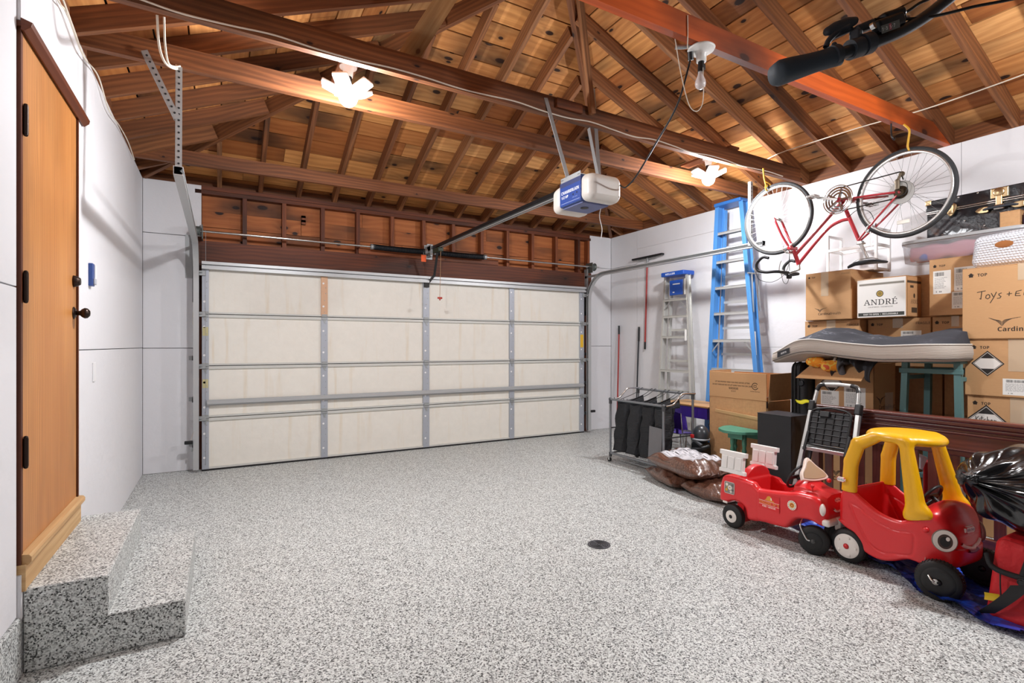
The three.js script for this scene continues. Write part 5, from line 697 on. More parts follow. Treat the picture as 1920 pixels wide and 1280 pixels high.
// ---------------------------------------------------------------- bicycle hung upside down
{ const B = thing('bicycle', 'red bicycle hung upside down by its wheels in front of the right wall', 'bicycle', [5.25, 1.94, 3.85]); const X = 5.25; const red = phys(0xb02a35, .3, { clearcoat: .6 }), tyreM = std(0x2b2c2e, .75), alloy = std(0xd4d4d2, .3, { metalness: .9 }), spokeM = std(0x8d8d8d, .35, { metalness: .8 }), spokeL = std(0xd8d8d8, .3, { metalness: .6 });
  const Fh = [X - .02, 2.485, 3.335], Rh = [X, 2.466, 4.362];
  function wheel(c, r, yaw, sm, flange) {
    const w = wp(B, 'wheel', at(torus(r - .014, .0155, 0, 0, 0, 12, 90, 'x'), ...c, 0, yaw), tyreM);
    const rim = wp(w, 'rim', at(lathe([[r - .044, -.009], [r - .036, -.0115], [r - .022, -.0125], [r - .022, .0125], [r - .036, .0115], [r - .044, .009], [r - .044, -.009]], 90, 'x'), ...c, 0, yaw), alloy);
    for (let i = 0; i < 36; i++) { const s = i % 2 ? 1 : -1, a = i / 36 * 2 * PI, b = a + (Math.floor(i / 2) % 2 ? .9 : -.9); const g = rod([s * .028, flange * Math.cos(b), flange * Math.sin(b)], [0, (r - .042) * Math.cos(a), (r - .042) * Math.sin(a)], .0012, 5); wp(w, 'spoke', at(g, ...c, 0, yaw), sm); }
    wp(w, 'hub', [rod([-.03, 0, 0], [.03, 0, 0], .014, 16), rod([-.032, 0, 0], [-.027, 0, 0], flange + .006, 22), rod([.027, 0, 0], [.032, 0, 0], flange + .006, 22), rod([-.062, 0, 0], [.062, 0, 0], .005, 10)].map(g => at(g, ...c, 0, yaw)), alloy);
    wp(w, 'reflector', at(rbox(.006, .03, .085, .004, -.012, -(r - .12), .0), ...c, 0, yaw, 0), std(0xe8e4d8, .3)); return w;
  }
  wheel(Fh, .335, .04, spokeL, .024); const rw = wheel(Rh, .34, 0, spokeM, .03);
  wp(rw, 'spoke_guard', at(lathe([[.03, 0], [.085, .002], [.088, .004], [.03, .004]], 40, 'x'), X - .045, Rh[1], Rh[2]), std(0xb9b9b6, .5, { metalness: .4 })); wp(rw, 'freewheel', [.048, .042, .036, .03].map((r, i) => at(lathe([[.012, 0], [r, 0], [r, .003], [.012, .003]], 28, 'x'), X - .05 - i * .006, Rh[1], Rh[2])), std(0x3a2f22, .45, { metalness: .8 }));
  const BB = [X, 2.52, 3.905], ST = [X, 2.15, 4.045], HT0 = [X, 2.165, 3.485], HT1 = [X, 2.03, 3.532];
  wp(B, 'down_tube', rod([X, 2.50, 3.90], [X, 2.125, 3.50], .0145, 16), red); wp(B, 'top_tube', tube([[X, 2.352, 3.965], [X, 2.35, 3.90], [X, 2.315, 3.805], [X, 2.22, 3.70], [X, 2.045, 3.535]], .0135, 60, 14), red); wp(B, 'seat_tube', rod(BB, ST, .015, 16), red); wp(B, 'head_tube', rod(HT0, HT1, .018, 18), red);
  for (const s of [-1, 1]) { wp(B, 'chain_stay', tube([[X + s * .03, 2.515, 3.93], [X + s * .045, 2.50, 4.1], [X + s * .06, Rh[1] + .002, Rh[2]]], .009, 30, 12), red); wp(B, 'seat_stay', tube([[X + s * .016, ST[1] + .01, ST[2] - .002], [X + s * .05, 2.3, 4.19], [X + s * .06, Rh[1], Rh[2]]], .0075, 30, 12), red); }
  const cy = Math.cos(.04), sy = Math.sin(.04); for (const s of [-1, 1]) wp(B, 'fork_blade', tube([[X - .02 + s * .03, 2.19, 3.475], [X - .025 + s * .045, 2.30, 3.42], [X - .035 + s * .05, 2.43, 3.37], [Fh[0] + s * .05 * cy, Fh[1], Fh[2] - s * .05 * sy]], .0095, 40, 12), red); wp(B, 'fork_crown', rb(X - .06, X + .05, 2.17, 2.205, 3.455, 3.495, .01), red);
  wp(B, 'bottom_bracket', rod([X - .05, BB[1], BB[2]], [X + .05, BB[1], BB[2]], .021, 20), red);
  for (const [r, o] of [[.106, -.055], [.088, -.047], [.066, -.04]]) wp(B, 'chainring', [at(lathe([[r - .014, 0], [r, 0], [r, .003], [r - .014, .003], [r - .014, 0]], 56, 'x'), X + o, BB[1], BB[2]), ...Array.from({ length: 5 }, (_, i) => { const a = i / 5 * 2 * PI + .3; return beam([X + o, BB[1] + .02 * Math.cos(a), BB[2] + .02 * Math.sin(a)], [X + o, BB[1] + (r - .008) * Math.cos(a), BB[2] + (r - .008) * Math.sin(a)], .004, .014, V(1, 0, 0).cross(V(0, Math.cos(a), Math.sin(a)))); })], chrome);
  wp(B, 'chainring_teeth', Array.from({ length: 46 }, (_, i) => { const a = i / 46 * 2 * PI; return rod([X - .054, BB[1] + .104 * Math.cos(a), BB[2] + .104 * Math.sin(a)], [X - .054, BB[1] + .111 * Math.cos(a), BB[2] + .111 * Math.sin(a)], .0026, 5, .0012); }), chrome);
  wp(B, 'chainguard_ring', torus(.117, .0045, X - .062, BB[1], BB[2], 8, 56, 'x'), chrome);
  for (const [s, dz, dy] of [[-1, -.165, .055], [1, .165, -.055]]) { const p = [X + s * .075, BB[1] + dy, BB[2] + dz]; wp(B, 'crank_arm', beam([X + s * .065, BB[1], BB[2]], p, .011, .02, V(1, 0, 0).cross(V(0, dy, dz)).normalize(), .003), alloy); const pd = wp(B, 'pedal', rod(p, [p[0] + s * .1, p[1], p[2]], .008, 10), alloy); wp(pd, 'cage', [rb(p[0] + Math.min(s * .02, s * .1), p[0] + Math.max(s * .02, s * .1), p[1] - .011, p[1] + .011, p[2] - .035, p[2] - .03, .002), rb(p[0] + Math.min(s * .02, s * .1), p[0] + Math.max(s * .02, s * .1), p[1] - .011, p[1] + .011, p[2] + .03, p[2] + .035, .002), ...[.02, .058, .1].map(q => rb(p[0] + s * q - .003, p[0] + s * q + .003, p[1] - .008, p[1] + .008, p[2] - .034, p[2] + .034, .001))], alloy); }
  const chainM = std(0x2c2823, .5, { metalness: .7 }); wp(B, 'chain', [rod([X - .052, BB[1] + .096, BB[2] + .01], [X - .056, Rh[1] + .155, Rh[2] + .0], .0048, 6), rod([X - .052, BB[1] - .097, BB[2] + .01], [X - .056, Rh[1] - .04, Rh[2]], .0048, 6), rod([X - .056, Rh[1] + .155, Rh[2]], [X - .056, Rh[1] + .09, Rh[2] + .02], .0048, 6)], chainM);
  wp(B, 'derailleur', [rb(X - .075, X - .05, Rh[1] + .02, Rh[1] + .10, Rh[2] - .03, Rh[2] + .0, .008), at(lathe([[.004, 0], [.02, 0], [.02, .008], [.004, .008]], 18, 'x'), X - .06, Rh[1] + .085, Rh[2] - .02), at(lathe([[.004, 0], [.02, 0], [.02, .008], [.004, .008]], 18, 'x'), X - .06, Rh[1] + .135, Rh[2] + .01), beam([X - .065, Rh[1] + .08, Rh[2] - .02], [X - .065, Rh[1] + .14, Rh[2] + .01], .004, .02)], std(0x6a5f50, .4, { metalness: .7 }));
  wp(B, 'cable', [tube([[X - .03, 2.36, 3.97], [X - .045, 2.40, 4.05], [X - .05, 2.37, 4.14], [X - .04, 2.28, 4.17], [X - .03, 2.23, 4.10]], .0025, 30, 6), tube([[X - .06, Rh[1] + .09, Rh[2] - .02], [X - .075, Rh[1] + .05, Rh[2] + .05], [X - .07, Rh[1] - .02, Rh[2] + .04], [X - .06, Rh[1] - .04, Rh[2] - .04]], .0025, 30, 6), rod([X - .015, 2.48, 3.885], [X - .018, 2.15, 3.55], .0018, 5)], blackP);
  wp(B, 'seat_clamp', [rb(X - .025, X + .025, 2.125, 2.155, 4.03, 4.07, .006), rod([X - .03, 2.135, 4.07], [X + .03, 2.135, 4.07], .007, 10)], alloy); wp(B, 'seat_post', rod(ST, [X, 2.005, 4.105], .0125, 14), alloy);
  const sad = wp(B, 'saddle', loft(Array.from({ length: 15 }, (_, i) => { const k = i / 14, z = mix(3.955, 4.225, k), w = mix(.018, .075, sstep(.35, .85, k)) * (k > .93 ? .85 : 1) * (k < .04 ? .6 : 1), yt = 1.972 + .022 * Math.sin(k * PI * .9) - .0 - .012 * k + (k < .2 ? -.016 * (1 - k * 5) : 0), h = .016 + .016 * Math.sin(k * PI); return Array.from({ length: 20 }, (_, j) => { const a = j / 20 * 2 * PI, c = Math.cos(a), s = Math.sin(a); return [X + w * c, yt + (s > 0 ? .006 : h) * s, z]; }); })), std(0x26282c, .5)); wp(sad, 'saddle_rail', [-.018, .018].map(o => tube([[X + o, 1.985, 4.0], [X + o, 2.004, 4.05], [X + o, 2.003, 4.14], [X + o, 1.982, 4.19]], .0035, 20, 6)), alloy);
  wp(B, 'rear_brake', [rb(X - .04, X + .035, 2.21, 2.235, 4.105, 4.13, .006), tube([[X - .04, 2.22, 4.115], [X - .05, 2.25, 4.13], [X - .035, 2.28, 4.15]], .006, 16, 8), tube([[X + .035, 2.22, 4.115], [X + .05, 2.25, 4.13], [X + .035, 2.28, 4.15]], .006, 16, 8), rod([X - .03, 2.21, 4.14], [X - .04, 2.09, 4.15], .004, 8)], alloy); wp(B, 'front_brake', [rb(X - .06, X + .03, 2.14, 2.165, 3.44, 3.47, .006), tube([[X - .07, 2.15, 3.45], [X - .08, 2.18, 3.43], [X - .065, 2.21, 3.42]], .006, 16, 8), tube([[X + .03, 2.15, 3.45], [X + .045, 2.18, 3.43], [X + .03, 2.21, 3.42]], .006, 16, 8)], alloy);
  const bx = X - .02; wp(B, 'stem', [rod(HT1, [bx, 1.985, 3.548], .0115, 14), rod([bx, 1.985, 3.548], [bx - .005, 1.965, 3.455], .013, 14)], alloy); wp(B, 'handlebar', [tube([[bx - .2, 2.095, 3.385], [bx - .205, 2.108, 3.33], [bx - .205, 2.06, 3.27], [bx - .20, 2.0, 3.275], [bx - .19, 1.972, 3.34], [bx - .17, 1.968, 3.42], [bx - .13, 1.966, 3.45], [bx, 1.965, 3.455], [bx + .13, 1.966, 3.45], [bx + .17, 1.968, 3.42], [bx + .19, 1.972, 3.34], [bx + .20, 2.0, 3.275], [bx + .205, 2.06, 3.27], [bx + .205, 2.108, 3.33], [bx + .2, 2.095, 3.385]], .0135, 160, 12)], std(0x27282a, .7));
  for (const s of [-1, 1]) { const l = wp(B, 'brake_lever', [rb(bx + s * .195 - .014, bx + s * .195 + .014, 1.985, 2.03, 3.245, 3.275, .008), tube([[bx + s * .195, 1.99, 3.25], [bx + s * .197, 2.03, 3.225], [bx + s * .198, 2.09, 3.232], [bx + s * .2, 2.12, 3.245]], .005, 24, 8)], alloy); wp(l, 'brake_cable', tube([[bx + s * .195, 1.985, 3.25], [bx + s * .18, 1.91, 3.28], [bx + s * .11, 1.885, 3.36], [bx + s * .04, 1.95, 3.43], [X, 2.06, 3.44], [X - .01, 2.14, 3.45]], .0025, 40, 6), s < 0 ? blackP : blackP); }
  wp(B, 'bell', rb(bx - .06, bx - .025, 1.905, 1.95, 3.46, 3.5, .01), blackP);
  solo('hanging_strap', 'yellow strap hooked over the front bicycle wheel', 'strap', [tube([[X - .06, 2.985, 3.22], [X - .055, 2.9, 3.225], [X - .045, 2.83, 3.235], [X - .06, 2.79, 3.245], [X - .03, 2.77, 3.24], [X - .02, 2.83, 3.23]], .0075, 40, 8), tube([[X - .055, 2.86, 3.232], [X - .02, 2.83, 3.26], [X - .03, 2.79, 3.28]], .006, 20, 8)], std(0xc89a2a, .6)); solo('hanging_hook', 'yellow hook holding the rear bicycle wheel under the orange joist', 'hook', tube([[X - .02, 2.985, 4.37], [X - .02, 2.93, 4.405], [X - .02, 2.86, 4.40], [X - .02, 2.81, 4.395], [X - .01, 2.785, 4.40], [X + .01, 2.775, 4.41], [X + .02, 2.79, 4.40]], .0075, 40, 8), std(0xd8a52a, .5)); solo('spare_hook', 'unused dark steel hook under the orange joist near the wall', 'hook', tube([[X - .12, 2.985, 4.33], [X - .12, 2.93, 4.33], [X - .13, 2.88, 4.34], [X - .11, 2.86, 4.345], [X - .09, 2.88, 4.34]], .006, 30, 8), blackP);
}
// ---------------------------------------------------------------- handlebar end hanging near the camera
{ const t = thing('hanging_handlebar', 'black handlebar end with grip, brake lever and shifter hanging close at upper right', 'handlebar', [1.7, 1.8, 5.82]); const k = std(0x343940, .5), rubberM = std(0x39434d, .65);
  const bar = [[1.60, 1.812, 5.79], [1.672, 1.835, 5.825], [1.738, 1.862, 5.852], [1.812, 1.899, 5.873], [1.889, 1.952, 5.893], [1.955, 2.02, 5.915], [1.99, 2.15, 5.94], [2.0, 2.5, 5.96], [2.0, 3.2, 5.96]]; wp(t, 'bar', tube(bar, .0112, 120, 16), std(0x30343a, .3, { metalness: .3 }));
  wp(t, 'grip', loft(Array.from({ length: 14 }, (_, i) => { const f = i / 13, c = [mix(1.566, 1.675, f), mix(1.796, 1.835, f), mix(5.772, 5.826, f)], r = mix(.0235, .0168, sstep(0, .8, f)) * (i === 0 ? .82 : 1); const d = V(1.675 - 1.566, .039, .054).normalize(), u = V(0, 1, 0).cross(d).normalize(), w = d.clone().cross(u); return Array.from({ length: 26 }, (_, j) => { const a = j / 26 * 2 * PI; const e = 1 + .22 * Math.cos(2 * a) * (1 - f); return [c[0] + (u.x * Math.cos(a) * .85 + w.x * Math.sin(a) * 1.1) * r * e, c[1] + (u.y * Math.cos(a) * .85 + w.y * Math.sin(a) * 1.1) * r * e, c[2] + (u.z * Math.cos(a) * .85 + w.z * Math.sin(a) * 1.1) * r * e]; }); })), rubberM);
  const dir = V(.087, .035, .03).normalize(); const ringAt = (p, r, l) => rod(V(...p).addScaledVector(dir, -l / 2), V(...p).addScaledVector(dir, l / 2), r, 20);
  wp(t, 'grip_clamp', [ringAt([1.668, 1.834, 5.822], .0185, .012), ball(.005, 1.672, 1.856, 5.82)], k); wp(t, 'lever_clamp', [ringAt([1.706, 1.85, 5.838], .0175, .024), rb(1.70, 1.716, 1.862, 1.884, 5.83, 5.848, .004)], k); wp(t, 'shifter_clamp', [ringAt([1.728, 1.86, 5.846], .019, .018)], k); wp(t, 'clamp_bolt', at(new THREE.CylinderGeometry(.0065, .0065, .006, 18), 1.712, 1.878, 5.866, PI / 2 - .2), chrome);
  wp(t, 'brake_lever', [beam([1.712, 1.885, 5.836], [1.752, 1.905, 5.846], .018, .016, V(0, 1, 0), .005), beam([1.712, 1.893, 5.83], [1.672, 1.872, 5.81], .012, .01, V(0, 1, 0), .004), tube([[1.70, 1.892, 5.832], [1.683, 1.884, 5.822], [1.665, 1.866, 5.815], [1.659, 1.852, 5.812]], .0052, 24, 8)], k); wp(t, 'lever_blade', loft([0, .3, .7, 1].map(f => { const c = [mix(1.71, 1.662, f), mix(1.903, 1.882, f), mix(5.836, 5.812, f)], r = .008 + .006 * Math.sin(f * PI); return Array.from({ length: 10 }, (_, j) => { const a = j / 10 * 2 * PI; return [c[0] + .002 * Math.cos(a), c[1] + r * Math.sin(a), c[2] + .006 * Math.cos(a)]; }); })), k);
  const sb = wp(t, 'shifter_body', [beam([1.735, 1.885, 5.858], [1.80, 1.915, 5.872], .02, .024, V(0, 1, 0), .007), beam([1.76, 1.91, 5.855], [1.81, 1.932, 5.868], .024, .018, V(0, 1, 0), .007)], std(0x17181b, .3)); const st = canvasTex(200, 60, (x, w, h) => { x.fillStyle = '#6d6f6a'; x.fillRect(0, 0, w, h); x.fillStyle = '#c24a5a'; x.fillRect(84, 6, 26, 46); x.fillStyle = '#eee'; x.font = 'bold 34px monospace'; x.fillText('1·3 5·7', 8, 42, 180); }); { const g = new THREE.PlaneGeometry(.05, .0135); const n = V(-.5, -.18, .6).normalize(); const m = new THREE.Matrix4(); const xx = V(.065, .03, .014).normalize(), zz = V(-.3, -.25, .9).normalize(), yy = zz.clone().cross(xx).normalize(); m.makeBasis(xx, yy, xx.clone().cross(yy)).setPosition(1.752, 1.884, 5.876); g.applyMatrix4(m); wp(sb, 'gear_window', g, std(0xffffff, .3, { map: st })); }
  wp(t, 'cable', [tube([[1.75, 1.91, 5.85], [1.80, 1.925, 5.86], [1.85, 1.955, 5.875], [1.93, 2.03, 5.9], [1.98, 2.3, 5.94]], .003, 50, 6), tube([[1.80, 1.914, 5.872], [1.86, 1.925, 5.895], [1.93, 1.945, 5.93], [2.05, 1.98, 6.0], [2.2, 2.1, 6.05]], .003, 50, 6)], blackP); wp(t, 'cable_adjuster', [beam([1.80, 1.918, 5.862], [1.825, 1.93, 5.866], .01, .012, V(0, 1, 0), .003)], k);
}
// ---------------------------------------------------------------- blue tarp
const tarpM = phys(0x1f46b4, .35, { clearcoat: .5, clearcoatRoughness: .3, bumpMap: withRep(wrinkleTex, 3, 3), bumpScale: .012 });
{ const L = spline2([[4.26, 4.06], [4.19, 4.28], [4.12, 4.5], [4.05, 4.72], [3.95, 4.90], [3.86, 5.06], [3.80, 5.22], [3.77, 5.38], [3.78, 5.7]], 6, false);
  const f = o => sheet((u, v) => { const p = L[Math.round(v * (L.length - 1))]; const x = mix(p[0], 4.66, u), z = p[1] + .02 * Math.sin(u * 8) * u; const e = Math.exp(-u * 6); const n = .012 * Math.sin(18 * v + 9 * u) + .010 * Math.sin(41 * v - 13 * u + 1) + .008 * Math.sin(70 * v + 33 * u) + .012 * Math.sin(23 * u + 5 * v); return [x, Math.max(.004, .012 + .03 * e * Math.abs(Math.sin(v * 14 + 1)) + (n + .012) * .7) + o, z]; }, 70, 90);
  solo('blue_tarp', 'crumpled blue plastic tarp spread on the floor beneath the toy coupe', 'tarp', [f(0), f(.002)], tarpM);
}
// ---------------------------------------------------------------- toy vehicles
function surf(f, p, d) { let a = V(...p), n = V(...d).normalize(); for (let i = 0; i < 600 && f(a.x, a.y, a.z) > 0; i++) a.addScaledVector(n, .001); for (let i = 0; i < 300 && f(a.x, a.y, a.z) <= 0; i++) a.addScaledVector(n, -.001); return a.addScaledVector(n, .0015); }
function surfN(f, p) { const e = .004; return V(f(p.x - e, p.y, p.z) - f(p.x + e, p.y, p.z), f(p.x, p.y - e, p.z) - f(p.x, p.y + e, p.z), f(p.x, p.y, p.z - e) - f(p.x, p.y, p.z + e)).normalize(); }
const redP = phys(0xe0262b, .32, { clearcoat: .25, clearcoatRoughness: .3, bumpMap: withRep(noiseTex, 3, 3), bumpScale: .0006 }), yelP = phys(0xf2b505, .35, { clearcoat: .2, clearcoatRoughness: .3 }), toyWhite = std(0xefe9e2, .4), tireP = std(0x1b1b1c, .6);
function toyWheel(parent, c, r, w, yaw, disc, hubM, capM) { const q = (prof) => at(lathe(prof, 40, 'x'), ...c, 0, yaw); const t = wp(parent, 'wheel', q([[.01, -w / 2], [r * .62, -w / 2], [r * .66, -w / 2 - .002], [r * .93, -w * .42], [r, -w * .25], [r, w * .25], [r * .93, w * .42], [r * .6, w / 2], [.01, w / 2]]), tireP); wp(t, 'wheel_disc', q([[0, -w / 2 - .008], [.02, -w / 2 - .008], [disc * .5, -w / 2 - .003], [disc, -w / 2 - .004], [disc, -w / 2 + .004], [0, -w / 2 + .004]]), hubM); wp(t, 'wheel_cap', q([[0, -w / 2 - .013], [.011, -w / 2 - .011], [.015, -w / 2 - .006], [0, -w / 2 - .006]]), capM); for (let i = 0; i < 0; i++); return t; }
const badge = (txt, bg = '#cf2027', fg = '#1a2a6a') => canvasTex(256, 110, (x, w, h) => { x.clearRect(0, 0, w, h); x.fillStyle = '#f4f0e8'; x.fillRect(0, 0, w, h); x.fillStyle = '#cf2027'; x.fillRect(5, 5, w - 10, h - 10); x.fillStyle = '#f4f0e8'; x.beginPath(); x.roundRect(16, 14, w - 32, h - 28, 36); x.fill(); x.fillStyle = fg; x.font = 'bold 46px sans-serif'; x.textAlign = 'center'; x.fillText(txt, w / 2, h / 2 + 15, w - 50); });
const badgeTex = badge('little tikes');
function decal(parent, name, w, h, pos, nrm, mat, roll = 0, round = 0) { const g = round ? new THREE.ExtrudeGeometry((() => { const s = new THREE.Shape(); const r = round, a = w / 2, b = h / 2; s.moveTo(-a + r, -b); s.lineTo(a - r, -b); s.quadraticCurveTo(a, -b, a, -b + r); s.lineTo(a, b - r); s.quadraticCurveTo(a, b, a - r, b); s.lineTo(-a + r, b); s.quadraticCurveTo(-a, b, -a, b - r); s.lineTo(-a, -b + r); s.quadraticCurveTo(-a, -b, -a + r, -b); return s; })(), { depth: .002, bevelEnabled: false, curveSegments: 6 }) : new THREE.PlaneGeometry(w, h); const p = g.attributes.position, q = g.attributes.uv; for (let i = 0; i < p.count; i++) q.setXY(i, p.getX(i) / w + .5, p.getY(i) / h + .5); if (roll) g.rotateZ(roll); const z = V(...nrm).normalize(), x = V(0, 1, 0).cross(z).normalize(), y = z.clone().cross(x); g.applyMatrix4(new THREE.Matrix4().makeBasis(x, y, z).setPosition(...pos)); return wp(parent, name, g, mat); }
{ // fire truck: local s = z - 3.93, w = x - 3.9 (near side w = 0)
  const t = thing('toy_truck', 'red ride-on toy fire engine with two white ladder panels', 'toy truck', [4.06, 0, 4.15]); const X0 = 3.885, Wd = .325, Z0 = 3.93;
  const side = sdPoly(spline2([[-.16, .165], [-.155, .26], [-.13, .345], [-.06, .36], [.05, .358], [.12, .352], [.15, .325], [.2, .322], [.36, .345], [.44, .362], [.54, .362], [.585, .335], [.60, .28], [.597, .2], [.575, .185], [.52, .205], [.44, .195], [.40, .165], [.36, .115], [.31, .105], [.18, .098], [.09, .082], [.065, .10], [.05, .16], [0, .185], [-.05, .18], [-.10, .155]], 4));
  const f = (x, y, z) => { const s = z - Z0, w = x - X0; const hw = Wd / 2 - .012 * sstep(.13, .17, s) * 0 - .035 * sstep(.5, .62, s) ** 2, dl = hw - Math.abs(w - Wd / 2); let d = -smax(-side(s, y), -dl, .035);
    const hb = Math.min(.098 - Math.abs(w - Wd / 2), .105 - Math.abs(s - .485), (.402 - .25 * Math.max(0, s - .47) ** 1) - .35 * Math.max(0, Math.abs(w - Wd / 2) - .05) - y); d = smax(d, smin(hb, y - .25, .02), .028); d = smax(d, .05 - Math.hypot((s - .425) * .75, (y - .385) * 1.1, (w - Wd / 2) * .55), .03);
    const sbk = smax(-9, Math.min(.028 - Math.abs(s - .02 - (y - .33) * .1), .135 - Math.hypot(w - Wd / 2, Math.max(0, y - .335) * 1.25) + .0), .01); d = smax(d, sbk, .015);
    // cockpit
    const cav = Math.min(.115 - Math.abs(w - Wd / 2), .135 - Math.abs(s - .20), y - .15); d = Math.min(d, -smin(cav, 9, .01));
    const rec = Math.max(Math.abs(w - Wd / 2) - Wd / 2 + .009, 0); d -= .0; if (s > .155 && s < .165) d -= .002; return d; };
  wp(t, 'body', blob(f, [X0 + Wd / 2, .28, Z0 + .22], [.21, .24, .44], 100, 200000), redP);
  toyWheel(t, [X0 + .0, .083, Z0 - .03], .083, .055, 0, .042, toyWhite, blackP); toyWheel(t, [X0 + Wd - .02, .083, Z0 - .03], .083, .055, 0, .042, toyWhite, blackP); toyWheel(t, [X0 + .03, .088, Z0 + .53], .088, .062, .35, .05, tireP, std(0x555555, .3, { metalness: .7 })); toyWheel(t, [X0 + Wd - .05, .088, Z0 + .55], .088, .062, .2, .05, tireP, std(0x555555, .3, { metalness: .7 }));
  wp(t, 'axle_rod', [tube([[X0 + .02, .20, Z0 + .46], [X0 - .018, .165, Z0 + .47], [X0 - .022, .10, Z0 + .51], [X0 - .012, .088, Z0 + .525]], .005, 24, 8)], steelBright); wp(t, 'axle', rod([X0 + .05, .083, Z0 - .03], [X0 + Wd - .06, .083, Z0 - .03], .008, 10), steelBright);
  const sign = (x, z0, y0, tilt) => { const w = .205, h = .15; const sh = [poly([[-.105, -.075], [-.105, -.052], [-.09, -.045], [-.09, .048], [-.108, .05], [-.108, .082], [.108, .082], [.108, .05], [.09, .048], [.09, -.045], [.105, -.052], [.105, -.075]])]; const g = at(extr(sh[0], .022, .006, 3), 0, 0, 0, 0, -PI / 2); const r = [g, ...[-.045, 0, .045].map(q => at(rbox(.006, .085, .07, .003, -.004, 0, 0), -.022, 0, q * 0 + 0)).slice(0, 0), ...[-.06, 0, .06].map(q => rbox(.008, .088, .046, .004, -.031, 0, q * .97))]; return r.map(q => { const k = at(q, 0, 0, 0, tilt * 0, 0, tilt); k.translate(x, y0, z0); return k; }); };
  const tw = std(0xf1efec, .4); const p1 = wp(t, 'ladder_panel', sign(X0 + .03, Z0 - .05, .455, -.10), tw, 'white ladder panel on the near side'); const p2 = wp(t, 'ladder_panel', sign(X0 + Wd - .0, Z0 - .01, .475, -.10), tw, 'white ladder panel on the wall side'); wp(t, 'panel_bracket', [at(ball(.03, 0, 0, 0, .7, 1, .7), X0 + Wd - .03, .40, Z0 + .0)], tw);
  wp(t, 'steering_wheel', [at(torus(.085, .0085, 0, 0, 0, 10, 40, 'z'), X0 + Wd / 2, .425, Z0 + .335, .45), rod([X0 + Wd / 2, .42, Z0 + .34], [X0 + Wd / 2, .36, Z0 + .40], .012, 10), beam([X0 + Wd / 2 - .08, .425, Z0 + .335], [X0 + Wd / 2 + .08, .425, Z0 + .335], .012, .02)], blackP);
  wp(t, 'windshield', at(extr(smooth([[-.10, -.05], [-.09, -.01], [-.05, .03], [0, .085], [.05, .03], [.09, -.01], [.10, -.05], [0, -.062]].map(p => [p[0], p[1] * 1.05])), .014, .005), X0 + Wd / 2 - .005, .478, Z0 + .43, -.5, -.25), std(0xf0ddd2, .45)); wp(t, 'windshield_film', at(extr(smooth([[-.085, -.042], [-.075, -.01], [-.04, .025], [0, .066], [.04, .025], [.075, -.01], [.085, -.042], [0, -.052]]), .002, 0), X0 + Wd / 2 - .005 - .006, .488, Z0 + .449, -.5, -.25), std(0xb89a7a, .5));
  for (const w of [.055, Wd - .055]) { const q = surf(f, [X0 + w, .29, Z0 + .5], [w < .1 ? -.35 : .35, 0, 1]); wp(t, 'headlight', ball(.034, q.x, q.y, q.z, .55, 1.1, .5), toyWhite); }
  wp(t, 'bumper', [rb(X0 + .02, X0 + Wd - .02, .19, .232, Z0 + .575, Z0 + .625, .016, 4), rb(X0 + .12, X0 + .15, .155, .235, Z0 + .60, Z0 + .64, .012, 4), rb(X0 + .19, X0 + .22, .155, .235, Z0 + .60, Z0 + .64, .012, 4)], toyWhite); wp(t, 'smile', tube([[.11, .288], [.135, .272], [.165, .267], [.195, .272], [.22, .288]].map(([w, y]) => surf(f, [X0 + w, y, Z0 + .5], [0, 0, 1])), .007, 24, 8), toyWhite);
  wp(t, 'hood_knob', [rod([X0 + .06, .38, Z0 + .50], [X0 + .06, .41, Z0 + .50], .005, 8), ball(.012, X0 + .06, .412, Z0 + .50)], redP); wp(t, 'hood_knob', [ball(.014, X0 + Wd / 2, .445, Z0 + .545)], redP); wp(t, 'rear_button', at(rbox(.012, .016, .04, .007), X0 - .002, .165, Z0 - .10), toyWhite);
  { const q = surf(f, [X0 + Wd / 2 + .01, .335, Z0 + .5], [-.05, 0, 1]), n = surfN(f, q); decal(t, 'badge', .06, .028, q.toArray(), n.toArray(), std(0xffffff, .4, { map: badgeTex }), 0, .012); }
  const gauge = canvasTex(200, 200, (x, w, h) => { x.fillStyle = '#8a8580'; x.fillRect(0, 0, w, h); x.strokeStyle = '#d8d2ca'; x.lineWidth = 8; x.strokeRect(4, 4, w - 8, h - 8); for (const [a, b, r, c] of [[50, 50, 28, '#efe9da'], [110, 95, 42, '#e8e4da'], [45, 140, 26, '#d8a83a'], [130, 160, 24, '#ded8cc'], [160, 50, 18, '#6a6662'], [60, 95, 14, '#e0c050'], [170, 130, 14, '#4a4a4e']]) { x.fillStyle = c; x.beginPath(); x.arc(a, b, r, 0, 7); x.fill(); x.strokeStyle = '#3a3836'; x.lineWidth = 3; x.stroke(); } x.fillStyle = '#b03a2a'; x.beginPath(); x.arc(110, 95, 10, 0, 7); x.fill(); });
  decal(t, 'gauge_sticker', .085, .085, surf(f, [X0 + .03, .275, Z0 - .065], [-1, 0, 0]).toArray(), [-1, .04, 0], std(0xffffff, .4, { map: gauge }), 0, .012);
